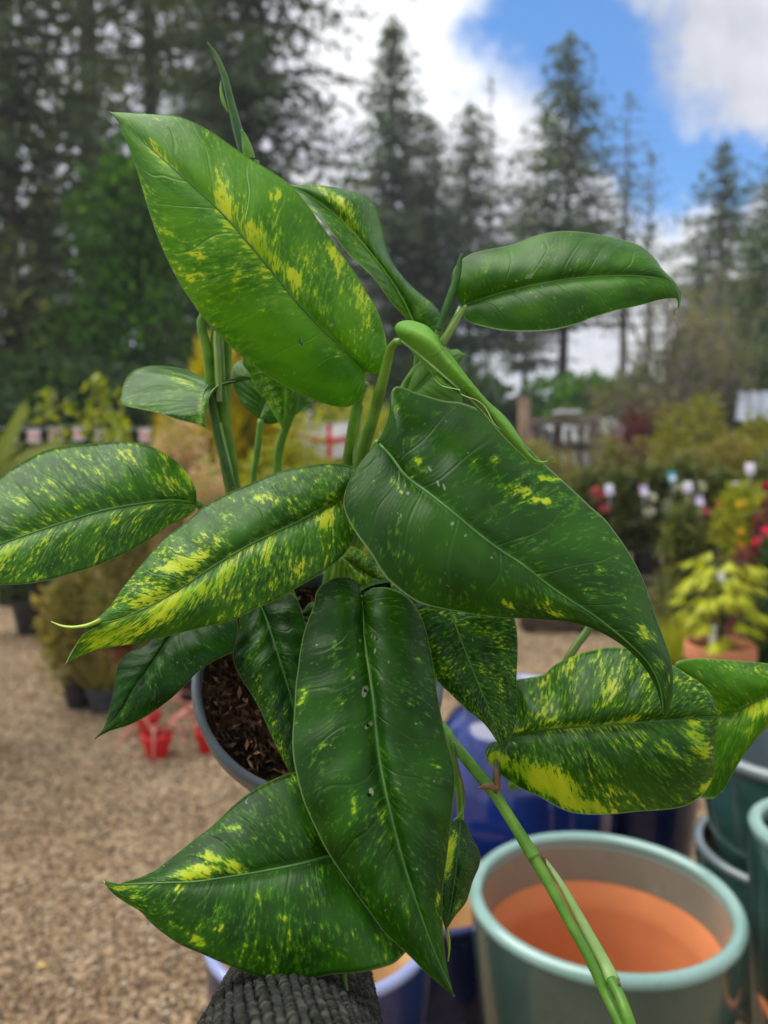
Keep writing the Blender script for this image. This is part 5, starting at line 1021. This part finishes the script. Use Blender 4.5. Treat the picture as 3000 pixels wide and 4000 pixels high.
# vine to the lower right
stem([(720, 1400), (850, 1480), *R8c([(245, 40), (300, 115), (370, 200), (440, 285), (480, 330)])], (.61, .57, .53, .51, .50), (11, 12, 12, 13, 14), 'stem', 'stem')
stem(R8c([(455, 295), (520, 400), (580, 495), (650, 610)]), (.502, .49, .475), (12.5, 12.5, 13, 15), 'stem', 'stem')
stem(R8c([(640, 595), (720, 735), (800, 885), (880, 1030), (950, 1180), (1000, 1280), (1050, 1390), (1090, 1480)]), (.477, .45, .43, .41), (13, 11, 11, 12, 12), 'stem', 'stem')
stem(R8c([(690, 610), (760, 715), (830, 840), (900, 970), (955, 1070), (990, 1145)]), (.482, .456, .437), (4, 9, 13, 15, 17), 'stempale', 'sheath', flat=.8)
stem(R8c([(980, 1135), (1015, 1200), (1050, 1290), (1080, 1390), (1100, 1480)]), (.436, .42, .41), (11, 12.5, 13, 13), 'stem', 'stem')
for pts, z, rs in ((R8c([(688, 600), (700, 640)]), .474, (5, 1.5)), (R8c([(1015, 1150), (1022, 1185)]), .43, (4, 1))): stem(pts, (z, z), rs, 'sheath', 'bract', N=8)
stem(R8c([(405, 310), (450, 300), (500, 312)]), (.497, .49, .497), (1.5, 7, 2), 'sheath', 'bract', N=14)
stem(R8c([(478, 205), (486, 250), (490, 300), (482, 325)]), (.505, .50, .495), (3, 6, 7, 5), 'sheath', 'bract', N=14)
stem([(1080, 1608), (1076, 1630), (1074, 1660), (1072, 1700)], (.528, .52, .51), (8, 8, 9), 'stemdark')
stem(R8c([(295, 110), (312, 200), (334, 290), (343, 370), (330, 420), (298, 450)]), (.515, .51, .505), (4, 8, 9, 6, 3), 'stem', 'sheath', flat=.5)
stem(R8c([(302, 130), (322, 220), (342, 300), (346, 380)]), (.507, .503), (1.4, 2, 2, 1), 'sheath', 'bract')
stem([(1285, 1330), (1269, 1362), (1248, 1390), (1229, 1420), (1190, 1490), (1150, 1585)], (.55, .545, .54), (9, 9, 9), 'stemdark')
stem([(1285, 1330), (1150, 1300), (950, 1350), (760, 1400)], (.55, .58, .61), (9, 10, 11), 'stemdark')
for pts, zs in (([(425, 1088), (455, 1110), (540, 1180), (650, 1370)], (.56, .58, .61)), ([(745, 1072), (752, 1100), (735, 1200), (700, 1360)], (.50, .55, .61)), ([(815, 955), (800, 1000), (770, 1150), (715, 1360)], (.487, .55, .61)), ([(780, 1292), (770, 1300), (740, 1330), (710, 1370)], (.502, .55, .60)), ([(940, 1225), (880, 1280), (730, 1390)], (.54, .58, .61)), ([(470, 1300), (540, 1330), (660, 1400)], (.56, .59, .61)), ([(545, 1280), (600, 1320), (670, 1390)], (.57, .60, .615)), ([(860, 1808), (850, 1700), (800, 1550), (740, 1430)], (.469, .53, .57, .60)), ([(995, 1770), (990, 1700), (960, 1600), (940, 1560)], (.52, .52, .53)), ([(1549, 1546), (1480, 1560), (1300, 1620), (1100, 1700)], (.57, .56, .55)), ([(480, 825), (478, 860), (492, 1000)], (.58, .59, .60)), ([(590, 757), (640, 850), (600, 1000), (620, 1250), (670, 1380)], (.57, .60, .62, .62)), ([(870, 872), (820, 1000), (720, 1360)], (.57, .60, .62)), ([(740, 1205), (730, 1280), (700, 1390)], (.56, .59, .615))):
    stem(pts, zs, (7, 9, 10), 'stem')

# ------------------------------------------------------------------ knitted sleeve and hand
A, Bp = P(637, 2222, .50), P(655, 2112, .62)
ax = unit(Bp - A); start = A - ax * .20; end = Bp + ax * .04
wr = end; person = thing('person', 'arm in a charcoal knitted sleeve reaching in to hold the pot', 'person', tuple(start))
O2 = start
M['wool'] = m_plain('charcoal_wool', (.022, .024, .022), .95, .5, 220., .15)
tt = np.linspace(0, 1, 22); Lg = np.linalg.norm(end - start)
rad = .0525 - .004 * tt ** 2; tube('sleeve', [start + (end - start) * q - O2 for q in tt], rad - .003, M['wool'], person, 40)
u_ = unit(np.cross(ax, (0, 0, 1.))); w_ = np.cross(u_, ax)
ph, th = np.meshgrid(np.linspace(0, 2 * PI, 6, endpoint=False), np.linspace(-.5 * PI, .5 * PI, 6), indexing='ij')
ell = np.stack([np.cos(th) * np.cos(ph), np.cos(th) * np.sin(ph), np.sin(th)], -1).reshape(-1, 3)
fe = [(i * 6 + j, ((i + 1) % 6) * 6 + j, ((i + 1) % 6) * 6 + j + 1, i * 6 + j + 1) for i in range(6) for j in range(5)]
cols, rows = 60, int(Lg / .0030); r = np.random.default_rng(21); Vs, cnt = [], 0
for k in range(cols):
    for q in range(rows):
        s = (q + .5 * (k % 2)) / rows
        if s > 1: continue
        aa = k / cols * 2 * PI + s * 1.0 + .03 * math.sin(s * 23 + k) * .3; R_ = np.interp(s, tt, rad)
        rn = u_ * math.cos(aa) + w_ * math.sin(aa); tn = np.cross(ax, rn)
        c = start + ax * (s * Lg) + rn * (R_ - .0005 + r.normal(0, .0003)) + tn * r.normal(0, .0002)
        ln = unit(ax * .80 + tn * (.58 if k % 2 else -.58) + r.normal(0, .09, 3)); sn = np.cross(ln, rn)
        Vs.append(c + ell[:, :1] * sn * .00135 + ell[:, 1:2] * rn * .0021 + ell[:, 2:] * ln * .0037); cnt += 1
Vs = np.vstack(Vs) - O2; Fs = (np.array(fe)[None] + (np.arange(cnt) * 36)[:, None, None]).reshape(-1, 4)
b = NB('wool_yarn'); c = b.ramp(b.isl(), [(0, (.012, .014, .012)), (1, (.066, .068, .054)), (.75, (.028, .030, .025))]); c = b.mix(b.step(b.noise(b.objco(), 900, 2), .55, .7), c, (.07, .072, .06)); M['yarn'] = b.done(b.bsdf(c, .95, .15))
obj('knit_stitches', mesh('knit_stitches', Vs, Fs, M['yarn'], True), person, 'stuff')
# fuzz
n = 2600; s = r.random(n); aa = r.uniform(0, 2 * PI, n); rn = u_[None] * np.cos(aa)[:, None] + w_[None] * np.sin(aa)[:, None]; c = start + ax[None] * (s * Lg)[:, None] + rn * (np.interp(s, tt, rad))[:, None]; d = unit(rn * .5 + r.normal(0, .6, (n, 3)))
V, F = quads(c - O2, d, unit(np.cross(d, rnd_dirs(r, n))), r.uniform(.002, .006, n), np.full(n, .0002)); obj('wool_fuzz', mesh('wool_fuzz', V, F, M['yarn']), person, 'stuff')
# hand: palm, four fingers and thumb under the pot (one skinned surface)
base_c = pc - nrm * HP; dn = unit(-(np.array((0, 0, 1.)) - nrm * nrm[2])); under_ = base_c + dn * RP * .72
wrist = wr - ax * .03; palm = wrist * .40 + (under_ + dn * .028) * .60; knk = under_ + dn * .022 - nrm * .012
side = unit(np.cross(ax, (0, 0, 1.)))
b = NB('skin'); M['skin'] = b.done(b.bsdf(b.mix(b.step(b.noise(b.objco(), 40, 4), .35, .65), (.42, .22, .15), (.52, .30, .21)), .5, .4))
pts = [wrist - ax * .05, wrist, palm]; rad_ = [.026, .027, .032]; ed = [(0, 1), (1, 2)]
upd = unit(-nrm); 
for f, (off, ln_) in enumerate(((-.032, .070), (-.011, .080), (.011, .076), (.032, .060))):
    k0 = knk + side * off; i0 = len(pts)
    pts += [k0, k0 + upd * ln_ * .4 - dn * .004, k0 + upd * ln_ * .55 - dn * .024, k0 + upd * ln_ * .5 - dn * .05]; rad_ += [.0115, .0098, .009, .0078]
    ed += [(2, i0), (i0, i0 + 1), (i0 + 1, i0 + 2), (i0 + 2, i0 + 3)]
i0 = len(pts); tb = palm + side * .035; pts += [tb, tb + side * .022 - dn * .03 + nrm * .01, tb + side * .024 - dn * .055 + nrm * .022]; rad_ += [.014, .0115, .0095]; ed += [(2, i0), (i0, i0 + 1), (i0 + 1, i0 + 2)]
me = bpy.data.meshes.new('hand'); me.from_pydata([tuple(p - O2) for p in pts], ed, []); me.materials.append(M['skin']); ho = obj('hand', me, person)
md = ho.modifiers.new('skin', 'SKIN'); 
for i, q in enumerate(rad_): me.skin_vertices[0].data[i].radius = (q, q) if me.skin_vertices else None
me.skin_vertices[0].data[1].use_root = True
sb = ho.modifiers.new('sub', 'SUBSURF'); sb.levels = 2; sb.render_levels = 2

# ------------------------------------------------------------------ air
hb = NB('haze_air'); pv = hb.n('ShaderNodeVolumePrincipled'); pv.inputs['Color'].default_value = (.80, .86, .95, 1); pv.inputs['Density'].default_value = .0014; pv.inputs['Anisotropy'].default_value = .2
hb.l(pv.outputs[0], hb.out.inputs['Volume'])
V, F = box_data((0, 320, 16), (830, 780, 34)); V[:, 2] = np.where(V[:, 2] > 10, 36., -1.)
hz_ = obj('haze', mesh('haze', V, F, hb.m), None, 'stuff'); tag(hz_, 'thin pale daylight haze filling the air among the trees', 'haze')
